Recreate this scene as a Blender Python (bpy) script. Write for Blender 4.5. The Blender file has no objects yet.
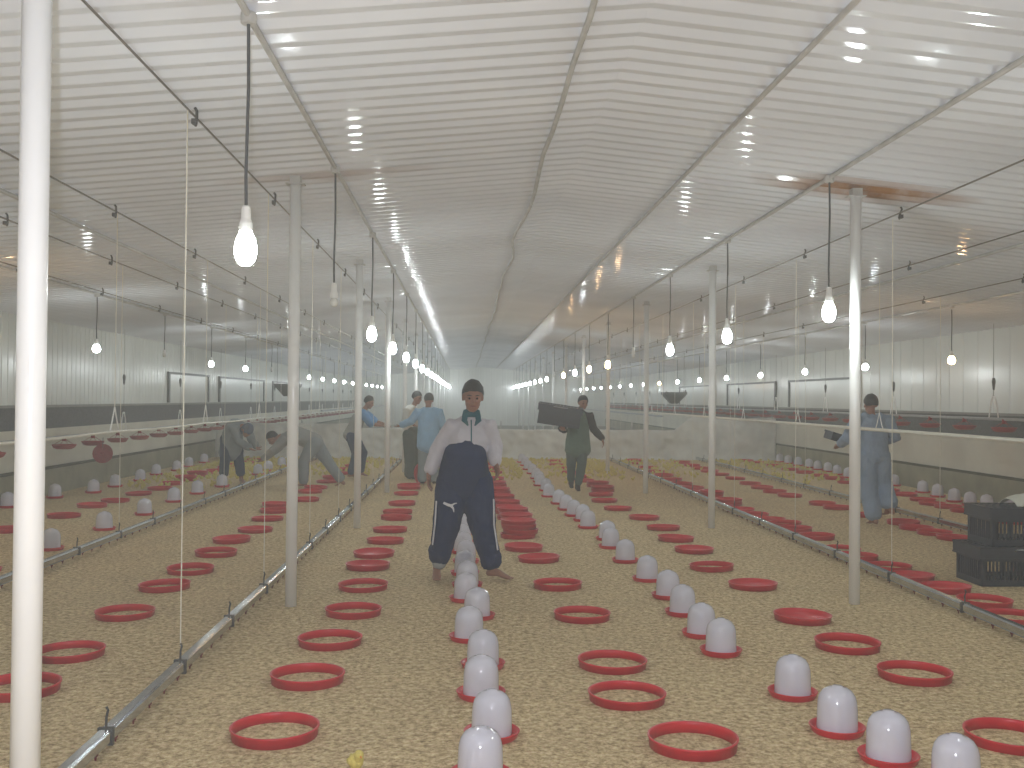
import bpy, bmesh, math, random
from mathutils import Vector, Matrix, noise
random.seed(11)
PI = math.pi
SC = bpy.context.scene
C = SC.collection

# ------------------------------------------------------------------ camera, world, exposure
cam_d = bpy.data.cameras.new('camera'); cam = bpy.data.objects.new('camera', cam_d); C.objects.link(cam)
cam_d.sensor_fit = 'HORIZONTAL'; cam_d.sensor_width = 36.0; cam_d.lens = 1010.0 * 36.0 / 1024.0
cam_d.clip_start = 0.05; cam_d.clip_end = 200
YAW, PITCH, ROLL = 0.0449, 0.0148, 0.0086
fwd = Vector((math.sin(YAW) * math.cos(PITCH), math.cos(YAW) * math.cos(PITCH), math.sin(PITCH)))
rgt = Vector((math.cos(YAW), -math.sin(YAW), 0)); upv = rgt.cross(fwd)
r2 = rgt * math.cos(ROLL) + upv * math.sin(ROLL); u2 = -rgt * math.sin(ROLL) + upv * math.cos(ROLL)
cam.matrix_world = Matrix(((r2.x, u2.x, -fwd.x, 0), (r2.y, u2.y, -fwd.y, 0), (r2.z, u2.z, -fwd.z, 1.6), (0, 0, 0, 1)))
SC.camera = cam
SC.view_settings.view_transform = 'Standard'; SC.view_settings.look = 'None'
SC.view_settings.exposure = 0.0; SC.view_settings.gamma = 1.0; SC.view_settings.use_curve_mapping = False
SC.cycles.use_light_tree = True
SC.cycles.sample_clamp_indirect = 4.0
SC.cycles.max_bounces = 8; SC.cycles.diffuse_bounces = 5; SC.cycles.volume_bounces = 1
LAMP_COOL = (0.90, 0.98, 0.97); LAMP_WARM = (1.0, 0.62, 0.30)
LAMP_POWER = 150.0                      # radiance of a lit bulb
HAZE = 0.009                            # litter dust in the air, per metre
fl = bpy.data.lights.new('camera_flash', 'POINT'); fl.energy = 345.0; fl.shadow_soft_size = 0.012; fl.color = (0.90, 0.92, 1.0)   # the compact camera's own weak flash, left of the lens
fo = bpy.data.objects.new('camera_flash', fl); C.objects.link(fo); fo.location = (-0.06, -0.02, 1.63)
wd = bpy.data.worlds.new('world'); SC.world = wd; wd.use_nodes = True
nt = wd.node_tree; nt.nodes.clear()
wo = nt.nodes.new('ShaderNodeOutputWorld'); wb = nt.nodes.new('ShaderNodeBackground')
wb.inputs[0].default_value = (0.02, 0.02, 0.02, 1); wb.inputs[1].default_value = 0.2
vs = nt.nodes.new('ShaderNodeVolumeScatter'); vs.inputs['Density'].default_value = HAZE
vs.inputs['Color'].default_value = (0.95, 0.96, 0.90, 1); vs.inputs['Anisotropy'].default_value = 0.6
nt.links.new(wb.outputs[0], wo.inputs['Surface']); nt.links.new(vs.outputs[0], wo.inputs['Volume'])

# ------------------------------------------------------------------ dimensions of the hall
XC = 0.885; HALF = 7.635; XL, XR = XC - HALF, XC + HALF
Y0, Y1 = -10.0, 61.0; YS = 27.0        # back of camera, end wall, plastic sheet
RIDGE = 3.52; SLOPE = 0.095
def roof(x): return RIDGE - SLOPE * abs(x - XC)
POSTS_Y = [3.15 + 4.68 * k for k in range(13)]
LAMPS_Y = [4.59 + 3.03 * k for k in range(19)]

# ------------------------------------------------------------------ materials
def lin(c):
    return tuple(((v / 255.0) / 12.92 if v / 255.0 <= 0.04045 else ((v / 255.0 + 0.055) / 1.055) ** 2.4) for v in c) + (1.0,)
class NT:
    def __init__(s, name):
        s.m = bpy.data.materials.new(name); s.m.use_nodes = True; s.t = s.m.node_tree
        s.b = s.t.nodes['Principled BSDF']; s.o = s.t.nodes['Material Output']
    def n(s, typ, **kw):
        x = s.t.nodes.new(typ)
        for k, v in kw.items():
            if k in ('operation', 'data_type', 'blend_type', 'noise_dimensions', 'feature', 'wave_type', 'bands_direction'): setattr(x, k, v)
            else: x.inputs[k].default_value = v
        return x
    def l(s, a, b): s.t.links.new(a, b)
def mat(name, col, rough=0.5, metal=0.0, var=0.12, scale=8.0, bump=0.0, bscale=40.0, spec=0.5, sheen=0.0, coat=0.0, trans=0.0, gmix=None):
    """procedural: base colour mottled by noise, optional bump"""
    k = NT(name); b = k.b
    tc = k.n('ShaderNodeTexCoord'); nz = k.n('ShaderNodeTexNoise', Scale=scale, Detail=4.0)
    k.l(tc.outputs['Object'], nz.inputs['Vector'])
    rp = k.t.nodes.new('ShaderNodeValToRGB'); c = lin(col)
    rp.color_ramp.elements[0].position = 0.3; rp.color_ramp.elements[1].position = 0.7
    rp.color_ramp.elements[0].color = tuple(v * (1 - var) for v in c[:3]) + (1,)
    rp.color_ramp.elements[1].color = tuple(min(1, v * (1 + var)) for v in c[:3]) + (1,)
    k.l(nz.outputs['Fac'], rp.inputs[0]); k.l(rp.outputs[0], b.inputs['Base Color'])
    b.inputs['Roughness'].default_value = rough; b.inputs['Metallic'].default_value = metal
    b.inputs['Specular IOR Level'].default_value = spec
    if coat: b.inputs['Coat Weight'].default_value = coat
    if bump:
        n2 = k.n('ShaderNodeTexNoise', Scale=bscale, Detail=5.0); k.l(tc.outputs['Object'], n2.inputs['Vector'])
        bp = k.n('ShaderNodeBump', Strength=bump, Distance=0.02); k.l(n2.outputs['Fac'], bp.inputs['Height'])
        k.l(bp.outputs[0], b.inputs['Normal'])
    if gmix: glossmix(k, *gmix)
    if trans:
        tr = k.n('ShaderNodeBsdfTranslucent'); k.l(rp.outputs[0], tr.inputs[0])
        mx = k.n('ShaderNodeMixShader', Fac=trans); k.l(b.outputs[0], mx.inputs[1]); k.l(tr.outputs[0], mx.inputs[2])
        k.l(mx.outputs[0], k.o.inputs['Surface'])
    return k.m
def glossmix(k, fac, rough):
    """dusty paint: mostly diffuse with a weak sharp gloss"""
    b = k.b; b.inputs['Specular IOR Level'].default_value = 0.0; b.inputs['Roughness'].default_value = 0.9
    g = k.n('ShaderNodeBsdfGlossy', Roughness=rough); g.inputs['Color'].default_value = (1, 1, 1, 1)
    mx = k.n('ShaderNodeMixShader', Fac=fac); k.l(b.outputs[0], mx.inputs[1]); k.l(g.outputs[0], mx.inputs[2]); k.l(mx.outputs[0], k.o.inputs['Surface'])
    for l in k.t.links:
        if l.to_socket == b.inputs['Normal']: k.l(l.from_socket, g.inputs['Normal']); break
def emit(name, col, s):
    k = NT(name); e = k.n('ShaderNodeEmission', Strength=s); e.inputs[0].default_value = tuple(col) + (1,)
    k.l(e.outputs[0], k.o.inputs['Surface']); return k.m
M = {}
M['bulb'] = emit('lit bulb', LAMP_COOL, LAMP_POWER)
M['bulb_warm'] = emit('lit warm bulb', LAMP_WARM, LAMP_POWER * 0.6)
M['bulb_off'] = mat('unlit bulb glass', (225, 225, 220), 0.15)
M['socket'] = mat('white lamp socket', (235, 235, 232), 0.35, var=0.03)
M['cord'] = mat('grey lamp cord', (70, 70, 72), 0.6)
M['conduit'] = mat('dusty white conduit', (188, 186, 182), 0.4, var=0.15, scale=6, gmix=(.04, .25))
M['post'] = mat('white painted steel', (236, 236, 234), 0.3, var=0.03, scale=3, gmix=(.06, .2))
M['red'] = mat('red plastic', (200, 34, 46), 0.35, var=0.08, scale=12)
M['red2'] = mat('worn red plastic', (150, 44, 48), 0.6, var=0.15, scale=12)
M['dome'] = mat('milky drinker plastic', (226, 226, 238), 0.10, var=0.03, spec=0.9, coat=0.6, trans=0.2)
M['galv'] = mat('galvanised steel rail', (184, 188, 192), 0.16, metal=0.9, var=0.12, scale=10)
M['pipe'] = mat('grey water pipe', (150, 152, 155), 0.35)
M['darkred'] = mat('dark red nipple plastic', (110, 30, 30), 0.4)
M['hook'] = mat('dark zinc hook', (80, 78, 76), 0.5, metal=0.4)
M['cable'] = mat('steel winch cable', (105, 98, 88), 0.5, metal=0.3)
M['string'] = mat('pale nylon cord', (225, 220, 205), 0.6)
M['crate'] = mat('black crate plastic', (44, 50, 62), 0.38, var=0.15, scale=15)
M['white_line'] = mat('off white pipe', (220, 218, 205), 0.3, var=0.05)
M['net'] = mat('dark inlet netting', (84, 86, 88), 0.8, var=0.25, scale=30, bump=0.4, bscale=120)
M['frame'] = mat('dark grey frame', (75, 78, 76), 0.5)
M['sill'] = mat('grey inlet ledge', (128, 128, 122), 0.6)
M['cloth_w'] = mat('pale sack cloth', (205, 205, 192), 0.8, var=0.08, bump=0.3, bscale=20)
M['chick'] = mat('yellow chick down', (206, 190, 104), 0.85, var=0.15, scale=60)
M['beak'] = mat('chick beak', (214, 140, 60), 0.5)

def ceiling_mat():
    k = NT('white box profile sheet'); b = k.b
    tc = k.n('ShaderNodeTexCoord'); sp = k.n('ShaderNodeSeparateXYZ'); k.l(tc.outputs['Object'], sp.inputs[0])
    nz = k.n('ShaderNodeTexNoise', Scale=0.7, Detail=5.0); k.l(tc.outputs['Object'], nz.inputs['Vector'])
    rp = k.t.nodes.new('ShaderNodeValToRGB')
    rp.color_ramp.elements[0].position = 0.3; rp.color_ramp.elements[0].color = lin((213, 216, 222))
    rp.color_ramp.elements[1].position = 0.7; rp.color_ramp.elements[1].color = lin((227, 230, 236))
    k.l(nz.outputs['Fac'], rp.inputs[0])
    base = rp.outputs[0]
    # rust stains on the sheet round the heads of two posts, and a faint one on the left
    n2 = k.n('ShaderNodeTexNoise', Scale=2.2, Detail=6.0, Roughness=0.65); k.l(tc.outputs['Object'], n2.inputs['Vector'])
    for cx, cy, wx, wy, amt in ((3.2, 8.0, 1.0, 0.40, 1.0), (-1.1, 7.95, 0.9, 0.25, 0.5), (4.6, 9.3, 1.0, 0.7, 0.16)):
        dx = k.n('ShaderNodeMath', operation='SUBTRACT'); k.l(sp.outputs[0], dx.inputs[0]); dx.inputs[1].default_value = cx
        dx2 = k.n('ShaderNodeMath', operation='DIVIDE'); k.l(dx.outputs[0], dx2.inputs[0]); dx2.inputs[1].default_value = wx
        dx3 = k.n('ShaderNodeMath', operation='MULTIPLY'); k.l(dx2.outputs[0], dx3.inputs[0]); k.l(dx2.outputs[0], dx3.inputs[1])
        dy = k.n('ShaderNodeMath', operation='SUBTRACT'); k.l(sp.outputs[1], dy.inputs[0]); dy.inputs[1].default_value = cy
        dy2 = k.n('ShaderNodeMath', operation='DIVIDE'); k.l(dy.outputs[0], dy2.inputs[0]); dy2.inputs[1].default_value = wy
        dy3 = k.n('ShaderNodeMath', operation='MULTIPLY_ADD'); k.l(dy2.outputs[0], dy3.inputs[0]); k.l(dy2.outputs[0], dy3.inputs[1]); k.l(dx3.outputs[0], dy3.inputs[2])
        iv = k.n('ShaderNodeMath', operation='SUBTRACT'); iv.use_clamp = True; iv.inputs[0].default_value = 1.0; k.l(dy3.outputs[0], iv.inputs[1])
        mu = k.n('ShaderNodeMath', operation='MULTIPLY'); k.l(iv.outputs[0], mu.inputs[0]); k.l(n2.outputs['Fac'], mu.inputs[1])
        ma = k.n('ShaderNodeMath', operation='MULTIPLY'); ma.use_clamp = True; k.l(mu.outputs[0], ma.inputs[0]); ma.inputs[1].default_value = 1.8 * amt
        mx = k.n('ShaderNodeMix', data_type='RGBA'); k.l(ma.outputs[0], mx.inputs[0]); k.l(base, mx.inputs[6]); mx.inputs[7].default_value = lin((150, 104, 58))
        base = mx.outputs[2]
    k.l(base, b.inputs['Base Color'])
    b.inputs['Roughness'].default_value = 0.13; b.inputs['Specular IOR Level'].default_value = 0.4
    n3 = k.n('ShaderNodeTexNoise', Scale=5.0, Detail=2.0); k.l(tc.outputs['Object'], n3.inputs['Vector'])
    bp = k.n('ShaderNodeBump', Strength=0.15, Distance=0.02); k.l(n3.outputs['Fac'], bp.inputs['Height']); k.l(bp.outputs[0], b.inputs['Normal'])
    glossmix(k, .10, .10)
    return k.m
M['ceiling'] = ceiling_mat()
M['panel'] = mat('white wall panel', (212, 214, 208), 0.26, var=0.05, scale=1.2, bump=0.12, bscale=4, gmix=(.08, .22))
M['stem'] = mat('whitewashed stem wall', (205, 202, 188), 0.7, var=0.08, scale=1.5, bump=0.2, bscale=25)
M['kerb'] = mat('stained concrete kerb', (140, 138, 118), 0.85, var=0.22, scale=2.0, bump=0.4, bscale=30)
M['dark_joint'] = mat('dark olive joint', (72, 72, 56), 0.9, var=0.3, scale=3)  # dark mottled strip between kerb and stem wall
M['concrete'] = mat('bare concrete', (92, 90, 84), 0.75, var=0.15, scale=1.0)
def litter_mat():
    k = NT('wood shavings litter'); b = k.b
    tc = k.n('ShaderNodeTexCoord')
    n1 = k.n('ShaderNodeTexNoise', Scale=25.0, Detail=8.0, Roughness=0.8); k.l(tc.outputs['Object'], n1.inputs['Vector'])
    v = k.n('ShaderNodeTexVoronoi', Scale=60.0); k.l(tc.outputs['Object'], v.inputs['Vector'])
    n0 = k.n('ShaderNodeTexNoise', Scale=1.6, Detail=4.0); k.l(tc.outputs['Object'], n0.inputs['Vector'])
    r = k.t.nodes.new('ShaderNodeValToRGB'); e = r.color_ramp.elements
    e[0].position = 0.36; e[0].color = lin((146, 114, 66)); e[1].position = 0.66; e[1].color = lin((244, 224, 176))
    m = e.new(0.5); m.color = lin((206, 178, 122))
    k.l(n1.outputs['Fac'], r.inputs[0])
    mv = k.n('ShaderNodeMix', data_type='RGBA', blend_type='OVERLAY'); mv.inputs[0].default_value = 0.30
    bw = k.n('ShaderNodeRGBToBW'); k.l(v.outputs['Color'], bw.inputs[0]); k.l(r.outputs[0], mv.inputs[6]); k.l(bw.outputs[0], mv.inputs[7])
    hs = k.n('ShaderNodeHueSaturation', Saturation=0.84); k.l(mv.outputs[2], hs.inputs['Color'])
    mr = k.n('ShaderNodeMapRange'); mr.inputs[3].default_value = 0.88; mr.inputs[4].default_value = 1.12; k.l(n0.outputs['Fac'], mr.inputs[0])
    k.l(mr.outputs[0], hs.inputs['Value'])
    k.l(hs.outputs[0], b.inputs['Base Color']); b.inputs['Roughness'].default_value = 0.9; b.inputs['Specular IOR Level'].default_value = 0.2
    bp = k.n('ShaderNodeBump', Strength=0.9, Distance=0.012); k.l(n1.outputs['Fac'], bp.inputs['Height'])
    b2 = k.n('ShaderNodeBump', Strength=0.5, Distance=0.008); k.l(v.outputs['Distance'], b2.inputs['Height']); k.l(bp.outputs[0], b2.inputs['Normal'])
    k.l(b2.outputs[0], b.inputs['Normal'])
    return k.m
M['litter'] = litter_mat()
M['sheet'] = mat('cloudy plastic sheet', (228, 228, 224), 0.35, var=0.10, scale=3.0, bump=0.3, bscale=9, trans=0.3)

# ------------------------------------------------------------------ mesh helpers
def obj(name, bm, m, parent=None, smooth=False):
    me = bpy.data.meshes.new(name)
    if smooth:
        for f in bm.faces: f.smooth = True
    bm.to_mesh(me); bm.free(); me.materials.append(m)
    o = bpy.data.objects.new(name, me); C.objects.link(o)
    if parent is not None: o.parent = parent
    return o
def empty(name, loc=(0, 0, 0), rz=0.0):
    o = bpy.data.objects.new(name, None); C.objects.link(o); o.location = loc; o.rotation_euler = (0, 0, rz); o.empty_display_size = 0.1
    return o
def tag(o, label, cat, group=None, kind=None):
    o['label'] = label; o['category'] = cat
    if group: o['group'] = group
    if kind: o['kind'] = kind
    return o
def struct(name, bm, m, smooth=False):
    o = obj(name, bm, m, smooth=smooth); o['kind'] = 'structure'; return o
def kids(o): return [c for c in ALLCH.get(o.name, [])]
ALLCH = {}
def copy_tree(o, children, loc, rz=0.0):
    """copy a thing and its direct parts"""
    c = o.copy(); C.objects.link(c); c.location = loc; c.rotation_euler = (0, 0, rz)
    for ch in children:
        d = ch.copy(); C.objects.link(d); d.parent = c
    return c
def box(bm, x0, x1, y0, y1, z0, z1, mtx=None):
    vs = [Vector((x, y, z)) for z in (z0, z1) for y in (y0, y1) for x in (x0, x1)]
    if mtx: vs = [mtx @ v for v in vs]
    v = [bm.verts.new(p) for p in vs]
    for f in ((0, 2, 3, 1), (4, 5, 7, 6), (0, 1, 5, 4), (2, 6, 7, 3), (0, 4, 6, 2), (1, 3, 7, 5)): bm.faces.new([v[i] for i in f])
def lathe(bm, prof, n=32, c=(0, 0, 0), closed=False):
    """profile of (r, z); r=0 ends close the surface"""
    rings = []
    for r, z in prof:
        if r < 1e-6: rings.append([bm.verts.new((c[0], c[1], c[2] + z))])
        else: rings.append([bm.verts.new((c[0] + r * math.cos(2 * PI * i / n), c[1] + r * math.sin(2 * PI * i / n), c[2] + z)) for i in range(n)])
    pairs = list(zip(rings, rings[1:])) + ([(rings[-1], rings[0])] if closed else [])
    for a, b in pairs:
        for i in range(n):
            j = (i + 1) % n
            if len(a) == 1 and len(b) > 1: bm.faces.new((a[0], b[j], b[i]))
            elif len(b) == 1 and len(a) > 1: bm.faces.new((a[i], a[j], b[0]))
            elif len(a) > 1: bm.faces.new((a[i], a[j], b[j], b[i]))
    bmesh.ops.recalc_face_normals(bm, faces=bm.faces)
def loft(bm, pts, radii, n=12, side=(1, 0, 0), cap=True):
    """elliptical tube along pts; radii = r or (rside, rother); rounded ends"""
    P = [Vector(p) for p in pts]; R = [(r, r) if not isinstance(r, tuple) else r for r in radii]
    S = Vector(side).normalized()
    if cap:
        t0 = (P[0] - P[1]).normalized(); t1 = (P[-1] - P[-2]).normalized()
        a, b = R[0]; m = min(a, b); c, d = R[-1]; m1 = min(c, d)
        P = [P[0] + t0 * m * 0.75, P[0] + t0 * m * 0.45] + P + [P[-1] + t1 * m1 * 0.45, P[-1] + t1 * m1 * 0.75]
        R = [(a * 0.35, b * 0.35), (a * 0.8, b * 0.8)] + R + [(c * 0.8, d * 0.8), (c * 0.35, d * 0.35)]
    rings = []
    for i, p in enumerate(P):
        t = (P[min(i + 1, len(P) - 1)] - P[max(i - 1, 0)]).normalized()
        s = S - t * S.dot(t)
        if s.length < 0.05: s = Vector((0, 1, 0)) - t * t.y
        s.normalize(); w = t.cross(s)
        rings.append([bm.verts.new(p + s * R[i][0] * math.cos(2 * PI * k / n) + w * R[i][1] * math.sin(2 * PI * k / n)) for k in range(n)])
    for a, b in zip(rings, rings[1:]):
        for k in range(n): bm.faces.new((a[k], a[(k + 1) % n], b[(k + 1) % n], b[k]))
    bm.faces.new(rings[0][::-1]); bm.faces.new(rings[-1])
def tube(bm, pts, r, n=8): loft(bm, pts, [r] * len(pts), n, side=(0.31, 0.2, 0.93) if abs((Vector(pts[-1]) - Vector(pts[0])).normalized().z) < 0.7 else (1, 0, 0), cap=False)
ORD = ['', 'first', 'second', 'third', 'fourth', 'fifth', 'sixth', 'seventh', 'eighth', 'ninth', 'tenth', 'eleventh', 'twelfth', 'thirteenth', 'fourteenth', 'fifteenth', 'sixteenth', 'seventeenth', 'eighteenth', 'nineteenth', 'twentieth',
       'twenty-first', 'twenty-second', 'twenty-third', 'twenty-fourth', 'twenty-fifth', 'twenty-sixth', 'twenty-seventh', 'twenty-eighth', 'twenty-ninth', 'thirtieth']
NEAR = lambda i: 'nearest' if i == 0 else ORD[i + 1] + ' nearest'

# ------------------------------------------------------------------ the shell
def grid_floor():
    bm = bmesh.new(); nx, ny = 90, 180
    V = [[None] * (nx + 1) for _ in range(ny + 1)]
    for j in range(ny + 1):
        y = Y0 + (YS + 0.2 - Y0) * j / ny
        for i in range(nx + 1):
            x = XL + (XR - XL) * i / nx
            z = 0.006 * noise.noise(Vector((x * 1.7, y * 1.7, 0))) + 0.003 * noise.noise(Vector((x * 6, y * 6, 3)))
            V[j][i] = bm.verts.new((x, y, z))
    for j in range(ny):
        for i in range(nx): bm.faces.new((V[j][i], V[j][i + 1], V[j + 1][i + 1], V[j + 1][i]))
    struct('floor', bm, M['litter'], smooth=True)
    bm = bmesh.new(); box(bm, XL - .1, XR + .1, YS + .2, Y1 + .1, -0.1, -0.005); struct('floor', bm, M['concrete'])
    bm = bmesh.new(); box(bm, XL - .1, XR + .1, Y0 - .1, YS + .2, -0.14, -0.03); struct('floor', bm, M['concrete'])
grid_floor()
def ceiling():
    bm = bmesh.new(); pitch = 0.195; dep = 0.040
    prof = []                                                     # (y, dz) of one rib; low flat faces the hall
    y = Y0
    while y < Y1:
        prof += [(y, 0), (y + .058, 0), (y + .064, .004), (y + .088, dep - .004), (y + .094, dep), (y + .153, dep), (y + .159, dep - .004), (y + .189, .004)]
        y += pitch
    prof.append((y, 0))
    xs = [XL - .05, XC - 4.6, XC - 1.5, XC, XC + 1.5, XC + 4.6, XR + .05]
    rows = [[bm.verts.new((x, yy, roof(x) + dz)) for x in xs] for yy, dz in prof]
    for a, b in zip(rows, rows[1:]):
        for i in range(len(xs) - 1): bm.faces.new((a[i], b[i], b[i + 1], a[i + 1]))
    struct('ceiling', bm, M['ceiling'])
    bm = bmesh.new()                                               # roof deck over the sheet
    for s in (0, 1):
        a, b = (XL - .1, XC) if s == 0 else (XC, XR + .1)
        za, zb = roof(a) + .05, roof(b) + .05
        v = [bm.verts.new(p) for p in ((a, Y0 - .1, za), (b, Y0 - .1, zb), (b, Y1 + .3, zb), (a, Y1 + .3, za), (a, Y0 - .1, za + .08), (b, Y0 - .1, zb + .08), (b, Y1 + .3, zb + .08), (a, Y1 + .3, za + .08))]
        for f in ((3, 2, 1, 0), (4, 5, 6, 7), (0, 1, 5, 4), (2, 3, 7, 6), (1, 2, 6, 5), (3, 0, 4, 7)): bm.faces.new([v[i] for i in f])
    struct('ceiling', bm, M['ceiling'])
ceiling()
def side_wall(sgn, name, rib):
    X = XL if sgn < 0 else XR
    z0, z1 = 1.42, roof(X) + .03
    bm = bmesh.new(); y = Y0; prof = []
    while y < Y1:
        prof += [(y, 0), (y + rib - .035, 0), (y + rib - .028, .012), (y + rib - .009, .012), (y + rib - .002, 0)]
        y += rib
    rows = [[bm.verts.new((X + sgn * d, yy, z)) for z in (z0, z1)] for yy, d in prof]
    for a, b in zip(rows, rows[1:]): bm.faces.new((a[0], b[0], b[1], a[1]))
    box(bm, min(X + sgn * .03, X + sgn * .1), max(X + sgn * .03, X + sgn * .1), Y0, Y1, 0, z1 + .05)
    struct(name, bm, M['panel'])
    side = 'left' if sgn < 0 else 'right'
    def slab(nm, m, inn, zz0, zz1):
        b2 = bmesh.new(); a, c = sorted((X + sgn * .03, X - sgn * inn)); box(b2, a, c, Y0, Y1, zz0, zz1); struct(nm, b2, m)
    slab('baseboard_' + side, M['kerb'], .10, -.02, .41)
    k = 1 if sgn < 0 else 5
    slab('trim_%d' % k, M['dark_joint'], .085, .41, .45)
    slab('trim_%d' % (k + 1), M['stem'], .02, .45, 1.06)
    slab('trim_%d' % (k + 2), M['net'], .0, 1.06, 1.40)
    slab('trim_%d' % (k + 3), M['sill'], .05, 1.40, 1.44)
side_wall(-1, 'wall_left', 0.2); side_wall(1, 'wall_right', 0.5)
def end_wall(name, y, s):
    bm = bmesh.new(); x = XL; prof = []
    while x < XR: prof += [(x, 0), (x + .26, 0), (x + .27, .02), (x + .31, .02), (x + .32, 0)]; x += .33
    rows = [[bm.verts.new((min(xx, XR), y + s * d, z)) for z in (-.05, 2.0, roof(min(xx, XR)) + .04)] for xx, d in prof]
    for a, b in zip(rows, rows[1:]):
        for i in (0, 1): bm.faces.new((a[i], b[i], b[i + 1], a[i + 1]))
    a, b = sorted((y + s * .04, y + s * .14)); box(bm, XL - .1, XR + .1, a, b, -.1, 3.6)
    struct(name, bm, M['panel'])
end_wall('wall_back', Y1, 1); end_wall('wall_front', Y0, -1)
# framed service panels high in the side walls
wn = 0
for X, s, ya, yb in ((XL, -1, 23.1, 26.7), (XL, -1, 27.8, 33.9), (XL, -1, 35.4, 41), (XR, 1, 21.5, 26.3), (XR, 1, 27.4, 32.6), (XR, 1, 34.2, 40.0)):
    wn += 1; bm = bmesh.new(); a = X - s * .05; b = X
    x0, x1 = sorted((a, b)); t = .05
    box(bm, x0, x1, ya, yb, 2.1, 2.1 + t); box(bm, x0, x1, ya, ya + t * 2, 1.45, 2.1); box(bm, x0, x1, yb - t * 2, yb, 1.45, 2.1)
    w = struct('window_%d' % wn, bm, M['frame'])
    bm = bmesh.new(); x0, x1 = sorted((X - s * .004, X - s * .02)); box(bm, x0, x1, ya + t * 2, yb - t * 2, 1.45, 2.1); obj('shutter_panel', bm, M['panel'], w)

# ------------------------------------------------------------------ posts
def post_proto():
    t = empty('steel_post'); bm = bmesh.new()
    lathe(bm, [(0.0, -.03), (.043, -.03), (.043, 3.235), (0.0, 3.235)], 24); p = obj('pole', bm, M['post'], t)
    for f in p.data.polygons: f.use_smooth = abs(f.normal.z) < .5
    bm = bmesh.new(); box(bm, -.07, .07, -.05, .05, 3.235, 3.243); box(bm, -.04, .04, -.04, .04, 3.243, 3.30)
    q = obj('head_plate', bm, M['conduit'], t)
    return t, [p, q]
PT, PK = post_proto(); first = True
for side, X in (('left', -1.33), ('right', 3.09)):
    for i, y in enumerate(POSTS_Y):
        if side == 'right' and i == 0: continue
        yy = y + (.08 if side == 'right' else 0)
        if first: o = PT; o.location = (X, yy, 0); first = False
        else: o = copy_tree(PT, PK, (X, yy, 0))
        k = i if side == 'left' else i - 1
        tag(o, 'white round steel roof post, %s in the %s post row' % (NEAR(k), side), 'post', 'white roof posts of the %s row' % side)

# ------------------------------------------------------------------ lamps on conduits
def lamp_protos():
    out = {}
    for kind, bmname in (('on', 'bulb'), ('warm', 'bulb_warm'), ('off', 'bulb_off')):
        t = empty('pendant_lamp'); L = 1.0
        bm = bmesh.new(); tube(bm, [(0, 0, 0), (.004, 0, -.3), (-.003, 0, -.7), (0, 0, -.86)], .0075, 6); a = obj('cord', bm, M['cord'], t)
        bm = bmesh.new(); lathe(bm, [(0, -.84), (.012, -.84), (.02, -.85), (.022, -.90), (.030, -.92), (.031, -.955), (0, -.955)], 16); b = obj('socket', bm, M['socket'], t)
        bm = bmesh.new(); lathe(bm, [(0, -.95), (.024, -.956), (.040, -.985), (.049, -1.02), (.050, -1.05), (.042, -1.085), (.022, -1.108), (0, -1.112)], 14)
        if kind == 'off':
            for v in bm.verts: v.co.x *= .62; v.co.y *= .62; v.co.z = -.95 + (v.co.z + .95) * .45
        c = obj('bulb', bm, M[bmname], t, smooth=True); out[kind] = (t, [a, b, c])
    return out
LP = lamp_protos(); used = set()
rows = [
    ('inner left', -1.0, 3.30, 'inner left conduit', {1: 'off'}, 0.0),
    ('inner right', 2.77, 3.32, 'inner right conduit', {4: 'off', 5: 'warm', 6: 'warm', 8: 'warm', 9: 'off'}, 0.0),
    ('outer left', -4.93, 2.925, 'outer left conduit', {2: 'warm', 4: 'off', 7: 'off'}, 0.1),
    ('outer right', 6.70, 2.89, 'outer right conduit', {3: 'warm', 2: 'off', 10: 'warm'}, 0.1)]
for rname, X, z, where, special, dz in rows:
    for i, y in enumerate(LAMPS_Y):
        kind = special.get(i, 'on'); t, ch = LP[kind]
        loc = (X, y, z)
        if kind not in used: o = t; o.location = loc; used.add(kind)
        else: o = copy_tree(t, ch, loc)
        if rname.startswith('outer'): o.scale = (1, 1, 0.68)
        look = {'on': 'glowing cool white bulb', 'warm': 'glowing orange bulb', 'off': 'unlit bulb'}[kind]
        tag(o, '%s on a cord, %s lamp along the %s' % (look, NEAR(i), where), 'lamp', 'bulbs hanging from the ' + rname + ' conduit')
for rname, X, z, where, sp, dz in rows:
    t = empty('lighting_conduit', (X, 0, 0)); bm = bmesh.new(); r = .016; zz = roof(X) - r - .002
    pts = []; y = Y0 + .2
    while y < Y1 - .2: pts.append((.006 * noise.noise(Vector((X, y, 0))), y, zz)); y += 1.01
    tube(bm, pts, r, 8); obj('pipe', bm, M['conduit'], t)
    bm = bmesh.new(); lathe(bm, [(0, 0), (.034, 0), (.036, -.012), (.036, -.045), (.03, -.052), (0, -.052)], 14)
    me = None
    for y in LAMPS_Y:
        if me is None: j = obj('junction_box', bm, M['conduit'], t); j.location = (0, y, zz + .012); me = j
        else: j = me.copy(); C.objects.link(j); j.parent = t; j.location = (0, y, zz + .012)
    tag(t, {'inner left': 'white lighting conduit along the ceiling left of the ridge', 'inner right': 'white lighting conduit along the ceiling beside the right posts',
            'outer left': 'white lighting conduit along the ceiling near the left wall', 'outer right': 'white lighting conduit along the ceiling near the right wall'}[rname], 'conduit', 'lighting conduits')
for o, ch in LP.values():
    pass
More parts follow.
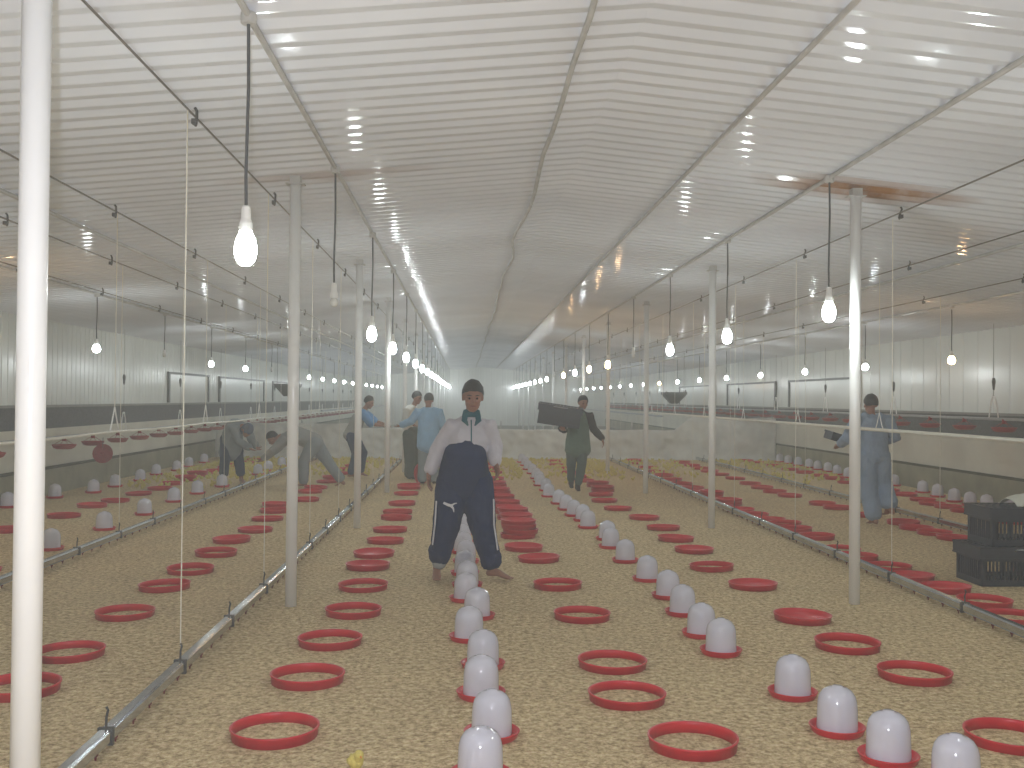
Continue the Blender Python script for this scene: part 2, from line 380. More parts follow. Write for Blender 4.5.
# plain pipes under the sheet
for X, wig, lab in ((.567, .035, 'wavy pale cable cover just left of the ceiling ridge'), (1.747, .004, 'straight pale pipe along the ceiling right of the ridge'), (-3.416, .006, 'thin pale pipe along the ceiling over the left half'), (5.2, .006, 'thin pale pipe along the ceiling over the right half')):
    bm = bmesh.new(); pts = []; y = Y0 + .2
    while y < Y1 - .2: pts.append((X + wig * noise.noise(Vector((X, y * .55, 0))) * 2, y, roof(X) - .02)); y += .7
    tube(bm, pts, .016, 8); t = obj('ceiling_pipe', bm, M['conduit'], smooth=True); tag(t, lab, 'pipe', 'pipes along the ceiling')

# ------------------------------------------------------------------ winch cables with hooks
for X, lab in ((-1.6, 'dark winch cable on the ceiling above the inner left drinker line'), (-2.89, 'dark winch cable on the ceiling above the raised left feed pipe'), (-3.76, 'dark winch cable on the ceiling above the outer left drinker line'),
               (-4.71, 'dark winch cable on the ceiling left of the outer left drinker line'), (3.66, 'dark winch cable on the ceiling above the inner right drinker line'), (4.82, 'dark winch cable on the ceiling above the raised right feed pipe'),
               (6.1, 'dark winch cable on the ceiling above the outer right drinker line')):
    t = empty('winch_cable', (X, 0, 0)); z = roof(X) - .05
    bm = bmesh.new(); tube(bm, [(0, Y0 + .1, z), (0, 20, z), (0, 40, z), (0, Y1 - .1, z)], .007, 6); obj('wire', bm, M['cable'], t)
    proto = None; y = 3.52
    while y < 45:
        if proto is None:
            bm = bmesh.new(); tube(bm, [(0, 0, .05), (.012, 0, .03), (.006, .02, 0), (0, .03, -.035), (0, .02, -.05)], .009, 6); box(bm, -.012, .012, -.03, .012, -.05, -.02)
            proto = h = obj('hook', bm, M['hook'], t)
        else: h = proto.copy(); C.objects.link(h); h.parent = t
        h.location = (0, y, z); y += 2.43
    tag(t, lab, 'cable', 'winch cables under the ceiling')

# ------------------------------------------------------------------ nipple drinker lines lowered to the litter
def drinker_line(X, y_a, y_b, lab, strings, top):
    t = empty('nipple_drinker_line', (X, 0, 0))
    bm = bmesh.new(); z = .075
    for pa in ([(-.028, z - .02), (-.028, z + .022), (-.02, z + .034), (.02, z + .034), (.028, z + .022), (.028, z - .02), (.022, z - .02), (.022, z + .018), (-.022, z + .018), (-.022, z - .02)],):
        A = [bm.verts.new((x, y_a, zz)) for x, zz in pa]; B = [bm.verts.new((x, y_b, zz)) for x, zz in pa]; n = len(pa)
        for i in range(n): bm.faces.new((A[i], A[(i + 1) % n], B[(i + 1) % n], B[i]))
        bm.faces.new(A[::-1]); bm.faces.new(B)
    bmesh.ops.recalc_face_normals(bm, faces=bm.faces)
    obj('rail', bm, M['galv'], t)
    bm = bmesh.new(); box(bm, -.013, .013, y_a, y_b, z - .035, z - .008); obj('water_pipe', bm, M['pipe'], t)
    pr = None; y = 3.0
    n = 0
    while y < y_b - .1 and n < 95:
        if pr is None:
            bm = bmesh.new(); lathe(bm, [(0, 0), (.012, 0), (.012, -.014), (.006, -.018), (.004, -.034), (0, -.034)], 8); pr = q = obj('nipple', bm, M['darkred'], t)
        else: q = pr.copy(); C.objects.link(q); q.parent = t
        q.location = (0.0 if n % 2 else .0, y, z - .033); y += .25; n += 1
    hp = None; y = strings[0] - 3 * strings[1] / 2
    while y < y_b:
        if hp is None:
            bm = bmesh.new(); box(bm, -.034, .034, -.012, .012, .035, .113); tube(bm, [(0, 0, .11), (.0, .004, .16), (.008, 0, .19), (0, 0, .205)], .006, 6); hp = q = obj('hanger', bm, M['hook'], t)
        else: q = hp.copy(); C.objects.link(q); q.parent = t
        q.location = (0, y, 0); y += strings[1] / 2
    sp = None; y = strings[0]
    while y < y_b - .4:
        if sp is None:
            bm = bmesh.new(); tube(bm, [(0, 0, .19), (0, 0, top - .04)], .0035, 5); sp = q = obj('suspension_cord', bm, M['string'], t)
        else: q = sp.copy(); C.objects.link(q); q.parent = t
        q.location = (0, y, 0); y += strings[1]
    return tag(t, lab, 'drinker line', 'galvanised drinker lines on the litter')
drinker_line(-1.6, Y0 + .3, 26.6, 'long galvanised drinker rail on the litter beside the left posts', (5.80, 2.35), roof(-1.6))
drinker_line(-3.8, Y0 + .3, 26.6, 'long galvanised drinker rail on the litter between left posts and left wall', (8.9, 2.4), roof(-3.8))
drinker_line(3.73, Y0 + .3, 26.6, 'long shiny galvanised drinker rail on the litter right of the right posts', (8.7, 2.6), roof(3.73))
drinker_line(6.12, Y0 + .3, 26.6, 'long galvanised drinker rail on the litter behind the coverall man', (10.2, 2.6), roof(6.12))

# ------------------------------------------------------------------ raised feed pipes
def raised_pipe(X, z, r, ya, yb, lab, st, sag=.0, m='white_line'):
    t = empty('feed_pipe', (X, 0, 0)); bm = bmesh.new(); pts = []; y = ya
    while y < yb: pts.append((0, y, z - sag * abs(math.sin((y - st[0]) * PI / st[1])))); y += .6
    tube(bm, pts, r, 8); obj('pipe', bm, M[m], t, smooth=True)
    sp = hp = None; y = st[0]; top = roof(X) - .05
    while y < yb - .3:
        if sp is None:
            bm = bmesh.new(); tube(bm, [(0, 0, z + .2), (0, 0, top)], .0035, 5); sp = q = obj('suspension_cord', bm, M['string'], t)
            bm = bmesh.new(); tube(bm, [(0, -.1, z + r), (0, -.07, z + .06), (0, 0, z + .2), (0, .07, z + .06), (0, .1, z + r)], .006, 6); hp = g = obj('hanger', bm, M['socket'], t)
        else:
            q = sp.copy(); C.objects.link(q); q.parent = t; g = hp.copy(); C.objects.link(g); g.parent = t
        q.location = (0, y, 0); g.location = (0, y, 0); y += st[1]
    return tag(t, lab, 'pipe', 'raised feed pipes')
raised_pipe(-2.89, 1.305, .011, Y0 + .3, 26.5, 'thin white pipe raised at head height across the left side', (8.45, 2.9), .012)
raised_pipe(4.82, 1.275, .022, Y0 + .3, 26.5, 'white pipe raised at chest height in front of the coverall man', (11.6, 2.9), .0)

# feeder lines with red pans along the walls
def pan_bm():
    bm = bmesh.new(); lathe(bm, [(0, -.07), (.11, -.072), (.15, -.055), (.178, -.012), (.182, 0), (.172, 0), (.145, -.045), (.1, -.055), (0, -.05)], 20)
    for k in range(4):
        a = k * PI / 2; tube(bm, [(.16 * math.cos(a), .16 * math.sin(a), -.01), (.1 * math.cos(a), .1 * math.sin(a), .03), (.03 * math.cos(a), .03 * math.sin(a), .07)], .004, 4)
    lathe(bm, [(0, .12), (.03, .12), (.035, .05), (0, .05)], 10)
    return bm
def wall_feeder(X, zp, zpan, ya, yb, lab, phase, side):
    t = empty('pan_feeder_line', (X, 0, 0)); bm = bmesh.new(); tube(bm, [(0, ya, zp), (0, 25, zp), (0, yb, zp)], .022, 8); obj('auger_pipe', bm, M['pipe'], t)
    pr = None; y = phase; n = 0
    while y < yb - .3 and n < 40:
        if pr is None: pr = q = obj('pan', pan_bm(), M['red2'], t, smooth=True)
        else: q = pr.copy(); C.objects.link(q); q.parent = t
        q.location = (0, y, zpan); y += 1.2; n += 1
    sp = None; y = phase + .3; top = roof(X) - .04
    while y < yb - .5:
        if sp is None:
            bm = bmesh.new(); tube(bm, [(0, 0, zp + .35), (0, 0, top)], .0035, 5); sp = a = obj('suspension_cord', bm, M['cable'], t)
            bm = bmesh.new(); tube(bm, [(0, -.14, zp), (0, -.09, zp + .22), (0, -.03, zp + .34), (0, .03, zp + .34), (0, .09, zp + .22), (0, .14, zp)], .01, 6); hp = b = obj('hanger', bm, M['socket'], t)
            bm = bmesh.new(); lathe(bm, [(0, 1.99), (.02, 1.98), (.03, 1.93), (.02, 1.85), (.012, 1.8), (0, 1.8)], 8); kp = c = obj('pulley', bm, M['hook'], t)
        else:
            a, b, c = sp.copy(), hp.copy(), kp.copy()
            for q in (a, b, c): C.objects.link(q); q.parent = t
        for q in (a, b, c): q.location = (0, y, 0)
        y += 3.6
    return tag(t, lab, 'feeder line', 'wall side feeder lines')
wall_feeder(-6.2, .96, .84, Y0 + .3, 58, 'feeder line with red pans hanging along the left wall', 11.1, -1)
wall_feeder(8.0, 1.36, 1.24, Y0 + .3, 58, 'feeder line with red pans hanging along the right wall', 11.1, 1)
# a loose pan dangling on edge below the left line
t = empty('hanging_pan', (-6.0, 17.0, .64)); t.scale = (.88, .88, 1); t.rotation_euler = (math.radians(82), 0, math.radians(12))
obj('dish', pan_bm(), M['red2'], t, smooth=True)
bm = bmesh.new(); tube(bm, [(0, .10, .02), (0, .3, .02)], .006, 5); obj('tie', bm, M['cord'], t)
tag(t, 'red feeder pan dangling on its edge from the left wall feeder line', 'pan')
# rear lines and hoppers beyond the sheet
for X, z, lab in ((-4.3, 1.2, 'raised grey feed pipe in the rear left of the hall'), (5.9, 1.12, 'raised grey feed pipe in the rear right of the hall')):
    t = empty('feed_pipe', (X, 0, 0)); bm = bmesh.new(); tube(bm, [(0, 30.2, z), (0, 45, z), (0, 59, z)], .03, 8); obj('pipe', bm, M['pipe'], t)
    sp = None
    for k in range(10):
        if sp is None: bm = bmesh.new(); tube(bm, [(0, 0, z), (0, 0, roof(X) - .03)], .006, 5); sp = q = obj('suspension_cord', bm, M['string'], t)
        else: q = sp.copy(); C.objects.link(q); q.parent = t
        q.location = (0, 31 + 3.05 * k, 0)
    tag(t, lab, 'pipe', 'raised pipes in the rear half')
for X, y, z, lab in ((-4.9, 28.0, 1.62, 'dark feed hopper hanging at the rear left'), (6.1, 29.5, 1.5, 'dark feed hopper hanging at the rear right')):
    t = empty('feed_hopper', (X, y, z)); bm = bmesh.new()
    vs = [bm.verts.new(p) for p in ((-.1, -.1, 0), (.1, -.1, 0), (.1, .1, 0), (-.1, .1, 0), (-.32, -.32, .28), (.32, -.32, .28), (.32, .32, .28), (-.32, .32, .28), (-.33, -.33, .34), (.33, -.33, .34), (.33, .33, .34), (-.33, .33, .34))]
    bm.faces.new(vs[0:4][::-1]); bm.faces.new(vs[8:12])
    for a in (0, 4):
        for i in range(4): bm.faces.new((vs[a + i], vs[a + (i + 1) % 4], vs[a + 4 + (i + 1) % 4], vs[a + 4 + i]))
    obj('bin', bm, M['frame'], t)
    for sx in (-.3, .3):
        bm = bmesh.new(); tube(bm, [(sx, 0, .33), (sx, 0, roof(X) - z - .01)], .006, 5); obj('cord', bm, M['cable'], t)
    tag(t, lab, 'hopper', 'feed hoppers')

# ------------------------------------------------------------------ plastic sheet across the hall
bm = bmesh.new(); n = 220; m_ = 14; V = []
for i in range(n + 1):
    x = XL + .15 + (XR - XL - .3) * i / n
    top = .80 + .06 * noise.noise(Vector((x * .9, 0, 1))) + (.34 if x > 5.6 else 0) * min(1, max(0, (x - 5.6) / .5)) + (.12 if x < -3 else 0)
    col = []
    for j in range(m_ + 1):
        f = j / m_
        yy = YS + .09 * noise.noise(Vector((x * 1.8, f * 1.2, 5))) + .07 * noise.noise(Vector((x * 5 + f * 2, f * 3.5, 2))) + .03 * noise.noise(Vector((x * 13, f * 9, 8))) - (.08 if j == 0 else 0)
        col.append(bm.verts.new((x, yy, -.004 + top * f)))
    V.append(col)
for i in range(n):
    for j in range(m_): bm.faces.new((V[i][j], V[i + 1][j], V[i + 1][j + 1], V[i][j + 1]))
t = empty('plastic_sheet', (0, 0, 0)); o = obj('sheet', bm, M['sheet'], t, smooth=True)
md = o.modifiers.new('thick', 'SOLIDIFY'); md.thickness = .004
st0 = None
for k in range(9):
    if st0 is None: bm = bmesh.new(); box(bm, -.02, .02, .06, .1, -.02, 1.0); st0 = q = obj('stake', bm, M['conduit'], t)
    else: q = st0.copy(); C.objects.link(q); q.parent = t
    q.location = (XL + .6 + k * 1.77, YS + .06, 0)
tag(t, 'cloudy white plastic sheet stretched across the hall behind the chicks', 'sheet')

# ------------------------------------------------------------------ feeder rings
def ring_bm(bottom):
    bm = bmesh.new()
    if not bottom:
        lathe(bm, [(.200, -.006), (.204, .040), (.209, .045), (.209, .052), (.200, .052), (.197, .042), (.193, -.006)], 40, closed=True)
    else:
        lathe(bm, [(0, .012), (.188, .012), (.196, .04), (.199, .052), (.209, .052), (.208, .045), (.203, .04), (.197, -.004), (0, -.004)], 40)
    return bm
RING = obj('feeder_ring', ring_bm(False), M['red'], smooth=True); TRAY = obj('feeder_tray', ring_bm(True), M['red'], smooth=True)
seenring = {0: False, 1: False}
def place_ring(x, y, z, label, group, bottom=0, tilt=(0, 0), rz=None):
    src = TRAY if bottom else RING
    if seenring[bottom]: o = src.copy(); C.objects.link(o)
    else: o = src; seenring[bottom] = True
    o.location = (x, y, z); o.rotation_euler = (tilt[0], tilt[1], random.random() * 6 if rz is None else rz)
    o.scale = (1, 1, random.uniform(.80, .95))
    return tag(o, label, 'tray' if bottom else 'ring', group)
RINGS = {
 'A': [(-5.35, 10.75), (-5.35, 12.08), (-5.25, 13.5), (-5.34, 14.74), (-5.26, 15.46), (-5.27, 16.58), (-5.21, 17.5), (-5.3, 18.52), (-5.28, 19.43), (-5.35, 20.42), (-5.36, 21.25), (-5.32, 21.84), (-5.3, 22.7), (-5.33, 23.6), (-5.3, 24.6), (-5.3, 25.6)],
 'B': [(-2.39, 5.58), (-2.42, 6.34), (-2.46, 7.47), (-2.49, 8.53), (-2.49, 9.32), (-2.51, 10.34), (-2.57, 11.28), (-2.49, 12.14), (-2.56, 13.24), (-2.64, 14.18), (-2.78, 15.0), (-2.46, 15.73), (-2.6, 17.07), (-2.62, 17.83), (-2.6, 19.12), (-2.62, 20.09), (-2.62, 21.2), (-2.65, 22.4), (-2.6, 23.6), (-2.6, 24.9)],
 'C': [(-0.89, 4.84), (-0.88, 5.76), (-0.87, 6.63), (-0.82, 7.53), (-0.85, 8.54), (-0.91, 9.55), (-0.92, 10.29), (-0.88, 11.23), (-0.9, 12.17), (-0.91, 13.4), (-0.94, 14.11), (-0.95, 15.19), (-0.98, 16.79), (-1.0, 17.9), (-1.03, 18.3), (-1.0, 21.6), (-1.0, 22.8), (-1.0, 24.2)],
 'D': [(1.06, 4.65), (0.87, 5.38), (0.89, 6.06), (0.86, 7.39), (0.79, 8.59), (0.73, 9.99), (0.62, 10.73), (0.61, 11.67), (0.65, 12.7), (0.62, 13.44), (0.6, 14.16), (0.6, 14.96), (0.57, 15.85), (0.56, 17.04), (0.55, 18.42), (0.56, 20.04), (0.58, 21.68), (.56, 23.0), (.56, 24.4)],
 'E': [(2.58, 4.68), (2.62, 5.79), (2.49, 6.49), (2.47, 7.31), (2.47, 8.59), (2.34, 9.52), (2.42, 10.61), (2.4, 11.45), (2.45, 12.44), (2.4, 13.5), (2.21, 14.61), (2.17, 15.76), (2.25, 16.76), (2.38, 17.5), (2.42, 18.5), (2.3, 19.6), (2.3, 20.6), (2.25, 21.8), (2.24, 23.07), (2.2, 24.3), (2.24, 25.66)],
 'F': [(4.15, 6.7), (4.04, 7.3), (4.12, 7.86), (4.09, 8.45), (4.03, 8.99), (4.06, 9.53), (3.99, 10.15), (4.0, 10.62), (4.1, 11.65), (4.06, 12.3), (4.12, 12.88), (4.05, 13.31), (3.99, 13.85), (3.98, 14.5), (4.04, 15.38), (4.06, 16.0), (4.08, 16.67), (4.08, 17.4), (4.12, 18.19), (4.11, 19.06), (4.11, 20.02), (4.16, 21.08), (4.21, 22.26), (4.27, 23.57), (4.34, 25.05), (4.4, 26.3)],
 'G': [(5.72, 10.9), (5.72, 11.59), (5.69, 12.04), (5.67, 12.5), (5.74, 13.03), (5.6, 13.9), (5.54, 14.86), (5.52, 15.44), (5.43, 16.73), (5.4, 17.46), (5.41, 18.26), (5.44, 19.14), (5.48, 20.36), (5.44, 21.45), (5.45, 22.4), (5.45, 23.32), (5.5, 24.4), (5.5, 25.5)],
 'H': [(7.3, 13.2), (7.31, 13.8), (7.31, 14.51), (7.33, 15.06), (7.29, 15.5), (7.43, 16.14), (7.52, 17.01), (7.54, 17.76), (7.46, 18.37), (7.48, 19.49), (7.59, 20.5), (7.57, 21.31), (7.54, 22.2), (7.52, 23.15), (7.6, 24.57), (7.57, 25.75), (7.41, 26.5)]}
WHERE = {'A': 'nearest the left wall', 'B': 'between the two left drinker lines', 'C': 'just right of the left posts', 'D': 'just right of the barefoot man', 'E': 'just left of the right posts',
         'F': 'just right of the inner right drinker line', 'G': 'just left of the outer right drinker line', 'H': 'nearest the right wall'}
SOLID = {('E', 3), ('E', 4), ('E', 6), ('E', 7), ('C', 5), ('C', 6), ('C', 7), ('C', 8), ('D', 5), ('D', 6), ('B', 6), ('B', 7), ('B', 8), ('F', 4), ('F', 3), ('E', 8), ('E', 9)}
STACK = {('D', 7): 4, ('D', 8): 3, ('D', 9): 3, ('D', 10): 2, ('D', 11): 2, ('D', 12): 2, ('D', 13): 2, ('D', 14): 2, ('E', 13): 2, ('E', 14): 2, ('A', 8): 2, ('A', 9): 2, ('F', 14): 2, ('F', 16): 2}
for key, L in RINGS.items():
    py = 0
    for i, (x, y) in enumerate(L):
        y = max(y, py + .425); py = y
        far = y > 14
        b = 1 if (key, i) in SOLID or (far and random.random() < .8) else 0
        n = STACK.get((key, i), 1)
        for s in range(n):
            dx, dy = (random.uniform(-.03, .03), random.uniform(-.03, .03)) if s else (0, 0)
            tl = (random.uniform(-.03, .03), random.uniform(-.03, .03)) if y > 8 and n == 1 else (random.uniform(-.012, .012), random.uniform(-.012, .012))
            bb = 1 if n > 1 else b
            nm = 'shallow red feeder tray' if bb else 'open red feeder ring'
            lab = '%s, %s %s' % (nm, NEAR(i), WHERE[key])
            if n > 1: lab = 'red feeder tray, %s up, %s pile %s' % (ORD[s + 1], NEAR(i), WHERE[key])
            place_ring(x + dx, y + dy, .004 + s * .054, lab, 'red feeders in the row ' + WHERE[key], bb, tl)
# the tray held upright beside the man in the pale blue shirt
place_ring(-.87, 19.1, .17, 'red feeder tray standing on edge beside the leg of the pale blue shirt', 'loose trays', 1, (math.radians(84), 0), math.radians(62))

# ------------------------------------------------------------------ bell drinkers
def drinker_proto():
    t = empty('chick_drinker'); bm = bmesh.new()
    lathe(bm, [(0, -.004), (.112, -.004), (.124, .01), (.130, .030), (.134, .034), (.130, .037), (.122, .034), (.113, .016), (.099, .014), (.099, .02), (0, .02)], 32)
    a = obj('dish', bm, M['red'], t, smooth=True)
    bm = bmesh.new(); lathe(bm, [(0, .016), (.096, .016), (.097, .03), (.094, .12), (.0915, .150), (.084, .178), (.069, .200), (.047, .214), (.026, .219), (.024, .224), (0, .226)], 32)
    b = obj('dome', bm, M['dome'], t, smooth=True)
    return t, [a, b]
DT, DK = drinker_proto(); firstd = True
DRINK = {
 'A': ('beside the outer left drinker rail', [(-4.25, 9.2), (-4.22, 10.52), (-4.24, 12.1), (-4.26, 13.65), (-4.36, 15.35), (-4.35, 16.63), (-4.27, 17.95), (-4.22, 20.77), (-4.24, 21.92), (-4.2, 23.3)]),
 'W': ('along the left wall', [(-6.42, 14.5), (-6.32, 15.88), (-6.05, 16.75), (-6.08, 17.85), (-6.06, 19.14), (-6.22, 20.63), (-6.13, 21.77), (-6.22, 23.04), (-6.25, 24.47)]),
 'C': ('in line with the barefoot man', [(0.07, 4.13), (0.13, 4.67), (0.09, 5.32), (0.11, 5.91), (0.03, 6.6), (0.09, 7.26), (0.01, 7.9), (0.02, 8.49), (0.0, 9.07), (0.01, 9.74), (-0.02, 10.37), (-0.03, 11.01), (-.03, 11.8), (-.04, 12.6), (-.05, 13.4)]),
 'E': ('in the row right of the barefoot man', [(1.98, 4.00), (1.84, 4.32), (1.76, 4.71), (1.74, 5.3), (1.59, 6.22), (1.58, 6.7), (1.6, 7.38), (1.62, 8.02), (1.59, 8.78), (1.56, 9.81), (1.55, 10.74), (1.6, 11.35), (1.51, 12.42), (1.53, 13.14), (1.47, 13.7), (1.44, 14.45), (1.41, 15.28), (1.35, 16.38), (1.39, 17.45), (1.36, 18.46), (1.4, 19.3), (1.4, 20.1), (1.41, 21.45), (1.39, 22.67), (1.41, 24.04), (1.4, 25.3)]),
 'H': ('along the right wall', [(7.76, 14.1), (7.79, 14.8), (7.75, 15.22), (7.8, 15.83), (7.93, 16.67), (8.01, 17.4), (8.12, 18.84), (7.98, 20.79), (8.06, 21.63), (8.19, 22.55), (8.19, 23.21), (8.22, 23.9), (8.2, 24.63), (8.2, 25.41), (8.2, 26.1)])}
for key, (wh, L) in DRINK.items():
    for i, (x, y) in enumerate(L):
        x, y = x * (y + .13) / y, y + .13
        if firstd: o = DT; o.location = (x, y, 0); firstd = False
        else: o = copy_tree(DT, DK, (x, y, 0), random.random() * 6)
        tag(o, 'white drinker on red dish, %s %s' % (NEAR(i), wh), 'drinker', 'domed chick drinkers in the row ' + wh)

# ------------------------------------------------------------------ chicks
def chick_bm(detail=True):
    bm = bmesh.new()
    def ball(c, r, s=(1, 1, 1), u=8, v=6):
        bmesh.ops.create_uvsphere(bm, u_segments=u, v_segments=v, radius=r, matrix=Matrix.Translation(c) @ Matrix.Diagonal((*s, 1)))
    ball((0, 0, .045), .034, (.95, 1.25, .95), *( (12, 8) if detail else (6, 4)))
    ball((0, -.036, .082), .021, (1, 1, 1), *((10, 7) if detail else (5, 4)))
    if detail:
        loft(bm, [(0, -.028, .06), (0, -.034, .075)], [.018, .016], 8)
        loft(bm, [(0, .035, .05), (0, .052, .058)], [.012, .005], 6)
        for s in (-1, 1):
            loft(bm, [(s * .014, 0, .02), (s * .015, -.002, .002), (s * .015, -.014, .001)], [.004, .003, .003], 5)
            ball((s * .03, .004, .048), .018, (.35, 1.2, .8), 8, 5)
    return bm
ct = empty('chick'); cb = obj('down', chick_bm(), M['chick'], ct, smooth=True)
bm = bmesh.new(); loft(bm, [(0, -.054, .081), (0, -.066, .077)], [.005, .0015], 6); ck = obj('beak', bm, M['beak'], ct)
ct.location = (-.46, 4.37, 0); ct.rotation_euler = (0, 0, .5)
tag(ct, 'single yellow chick at the very front of the litter', 'chick')
me_chick = cb.data
zones = [(-6.0, -4.0, 17.5, 26.3, 3.2), (-3.5, -1.8, 20.5, 26.3, 2.0), (-1.2, 1.2, 19.5, 26.4, 3.6), (1.5, 3.4, 19.0, 26.4, 2.2), (3.9, 5.4, 20.5, 26.3, 1.2), (6.3, 8.0, 19.0, 26.3, 1.6)]
def free(x, y):
    for L in RINGS.values():
        for a, b in L:
            if (a - x) ** 2 + (b - y) ** 2 < .27 ** 2: return False
    for _, L in DRINK.values():
        for a, b in L:
            if (a - x) ** 2 + (b - y) ** 2 < .2 ** 2: return False
    return True
spots = []
for xa, xb, ya, yb, w in zones:
    n = int((xb - xa) * (yb - ya) * w * 15)
    for _ in range(n):
        y = ya + (yb - ya) * random.random() ** .75; x = random.uniform(xa, xb)
        if noise.noise(Vector((x * .9, y * .6, 7))) + .25 * (y - ya) / (yb - ya) < -.12: continue
        if free(x, y) and y > 17: spots.append((x, y))
FEET = [(-2.88, 18.1), (-2.2, 18.2), (-4.25, 18.9), (-2.18, 20.3), (-1.1, 19.95), (-.7, 18.8), (1.93, 17.6)]
spots.sort(key=lambda p: p[1])
keep = []
for x, y in spots:
    if any((x - a) ** 2 + (y - b) ** 2 < .33 ** 2 for a, b in FEET): continue
    if len(keep) < 300 and any((x - a) ** 2 + (y - b) ** 2 < .115 ** 2 for a, b in keep): continue
    keep.append((x, y))
spots = keep
for x, y in spots[:280]:
    o = ct.copy(); C.objects.link(o); o.location = (x, y, 0); rz = random.random() * 6.28; o.rotation_euler = (0, 0, rz)
    s = random.uniform(.78, .95); o.scale = (s, s, s); c = cb.copy(); C.objects.link(c); c.parent = o
    tag(o, 'tiny yellow chick in the near part of the flock before the plastic sheet', 'chick', 'chicks in the near part of the flock')
small = chick_bm(False); sm = bpy.data.meshes.new('s'); small.to_mesh(sm); small.free()
sv = [v.co.copy() for v in sm.vertices]; sf = [tuple(p.vertices) for p in sm.polygons]
AV, AF = [], []
for x, y in spots[280:]:
    a = random.random() * 6.28; ca, sa = math.cos(a), math.sin(a); b = len(AV)
    AV += [(x + .85 * (v.x * ca - v.y * sa), y + .85 * (v.x * sa + v.y * ca), v.z * .85) for v in sv]; AF += [tuple(i + b for i in f) for f in sf]
me = bpy.data.meshes.new('chick_flock'); me.from_pydata(AV, [], AF); me.materials.append(M['chick'])
for p in me.polygons: p.use_smooth = True
o = bpy.data.objects.new('chick_flock', me); C.objects.link(o)
tag(o, 'dense flock of yellow chicks covering the litter before the plastic sheet', 'chicks', None, 'stuff')

# ------------------------------------------------------------------ crates
def crate_parts(parent, w, d, h, liner=False):
    """long side along x; collar on top, slotted sides below"""
    t = .012; c = .32 * h
    bm = bmesh.new()
    for (a0, a1, b0, b1) in ((-w/2, w/2, -d/2, -d/2 + t), (-w/2, w/2, d/2 - t, d/2), (-w/2, -w/2 + t, -d/2, d/2), (w/2 - t, w/2, -d/2, d/2)):
        box(bm, a0, a1, b0, b1, 0, .16 * h)                                     # solid base band
        box(bm, a0, a1, b0, b1, h - c - .05 * h, h - c + .01)                    # band under the collar
    n = int(w / .034)
    for k in range(n + 1):
        x = -w/2 + (w - .014) * k / n
        wd_ = .05 if k in (0, n, n // 2) else .014
        x = min(x, w/2 - wd_)
        for y in (-d/2, d/2 - t): box(bm, x, x + wd_, y + .001, y + t - .001, .15 * h, h - c)
    n = int(d / .034)
    for k in range(n + 1):
        y = -d/2 + (d - .014) * k / n; wd_ = .05 if k in (0, n) else .014; y = min(y, d/2 - wd_)
        for x in (-w/2, w/2 - t): box(bm, x + .001, x + t - .001, y, y + wd_, .15 * h, h - c)
    obj('slatted_side', bm, M['crate'], parent)
    bm = bmesh.new(); box(bm, -w/2 + t, w/2 - t, -d/2 + t, d/2 - t, .004, .018)
    if liner: box(bm, -w/2 + t, w/2 - t, -d/2 + t + .002, d/2 - t - .002, .018, h - .03)
    obj('base', bm, M['crate'], parent)
    bm = bmesh.new(); e = .022
    for (a0, a1, b0, b1) in ((-w/2 - e, w/2 + e, -d/2 - e, -d/2 + .002), (-w/2 - e, w/2 + e, d/2 - .002, d/2 + e), (-w/2 - e, -w/2 + .002, -d/2, d/2), (w/2 - .002, w/2 + e, -d/2, d/2)):
        box(bm, a0, a1, b0, b1, h - c, h)
        sx = .004
        box(bm, a0 - sx, a1 + sx, b0 - sx, b1 + sx, h - c, h - c + .014); box(bm, a0 - sx, a1 + sx, b0 - sx, b1 + sx, h - .014, h)
    obj('collar', bm, M['crate'], parent)
    bm = bmesh.new()
    for y in (-d/2 - e - .012, d/2 + e): tube(bm, [(-.13, y + .006, h - .3 * c), (-.125, y - .01, h - .18 * c), (.125, y - .01, h - .18 * c), (.13, y + .006, h - .3 * c)], .008, 6)
    obj('handle', bm, M['galv'], parent)
    bm = bmesh.new()
    for k in range(int(w / .06)):
        x = -w/2 + .03 + k * .06; box(bm, x, x + .02, -d/2, d/2, h - .016, h - .004)
    for k in range(4):
        y = -d/2 + .04 + k * (d - .1) / 3; box(bm, -w/2, w/2, y, y + .02, h - .018, h - .006)
    obj('lid', bm, M['crate'], parent)
t = empty('poultry_crate', (4.91, 8.86, .0)); crate_parts(t, .82, .46, .345); tag(t, 'black slotted plastic crate on the litter, lower of the two at right edge', 'crate', 'stacked black crates')
t = empty('poultry_crate', (5.01, 8.88, .347)); crate_parts(t, .80, .44, .335); tag(t, 'black slotted plastic crate stacked on top of another at right edge', 'crate', 'stacked black crates')
bm = bmesh.new(); n = 18; V = []
for i in range(n + 1):
    row = []
    for j in range(n + 1):
        u, v = i / n * 2 - 1, j / n * 2 - 1; r = max(0, 1 - (abs(u) ** 2.5 + abs(v) ** 2.5) / 1.6)
        row.append(bm.verts.new((u * .3, v * .17, .004 + .10 * r ** .7 + .012 * noise.noise(Vector((u * 3, v * 3, 0))) * (r > .05))))
    V.append(row)
for i in range(n):
    for j in range(n): bm.faces.new((V[i][j], V[i + 1][j], V[i + 1][j + 1], V[i][j + 1]))
bmesh.ops.recalc_face_normals(bm, faces=bm.faces)
o = obj('sack', bm, M['cloth_w'], smooth=True); o.location = (5.16, 8.86, .685); md = o.modifiers.new('thick', 'SOLIDIFY'); md.thickness = .006; md.offset = 1
tag(o, 'pale folded cloth sack lying on the stacked black crates', 'sack')

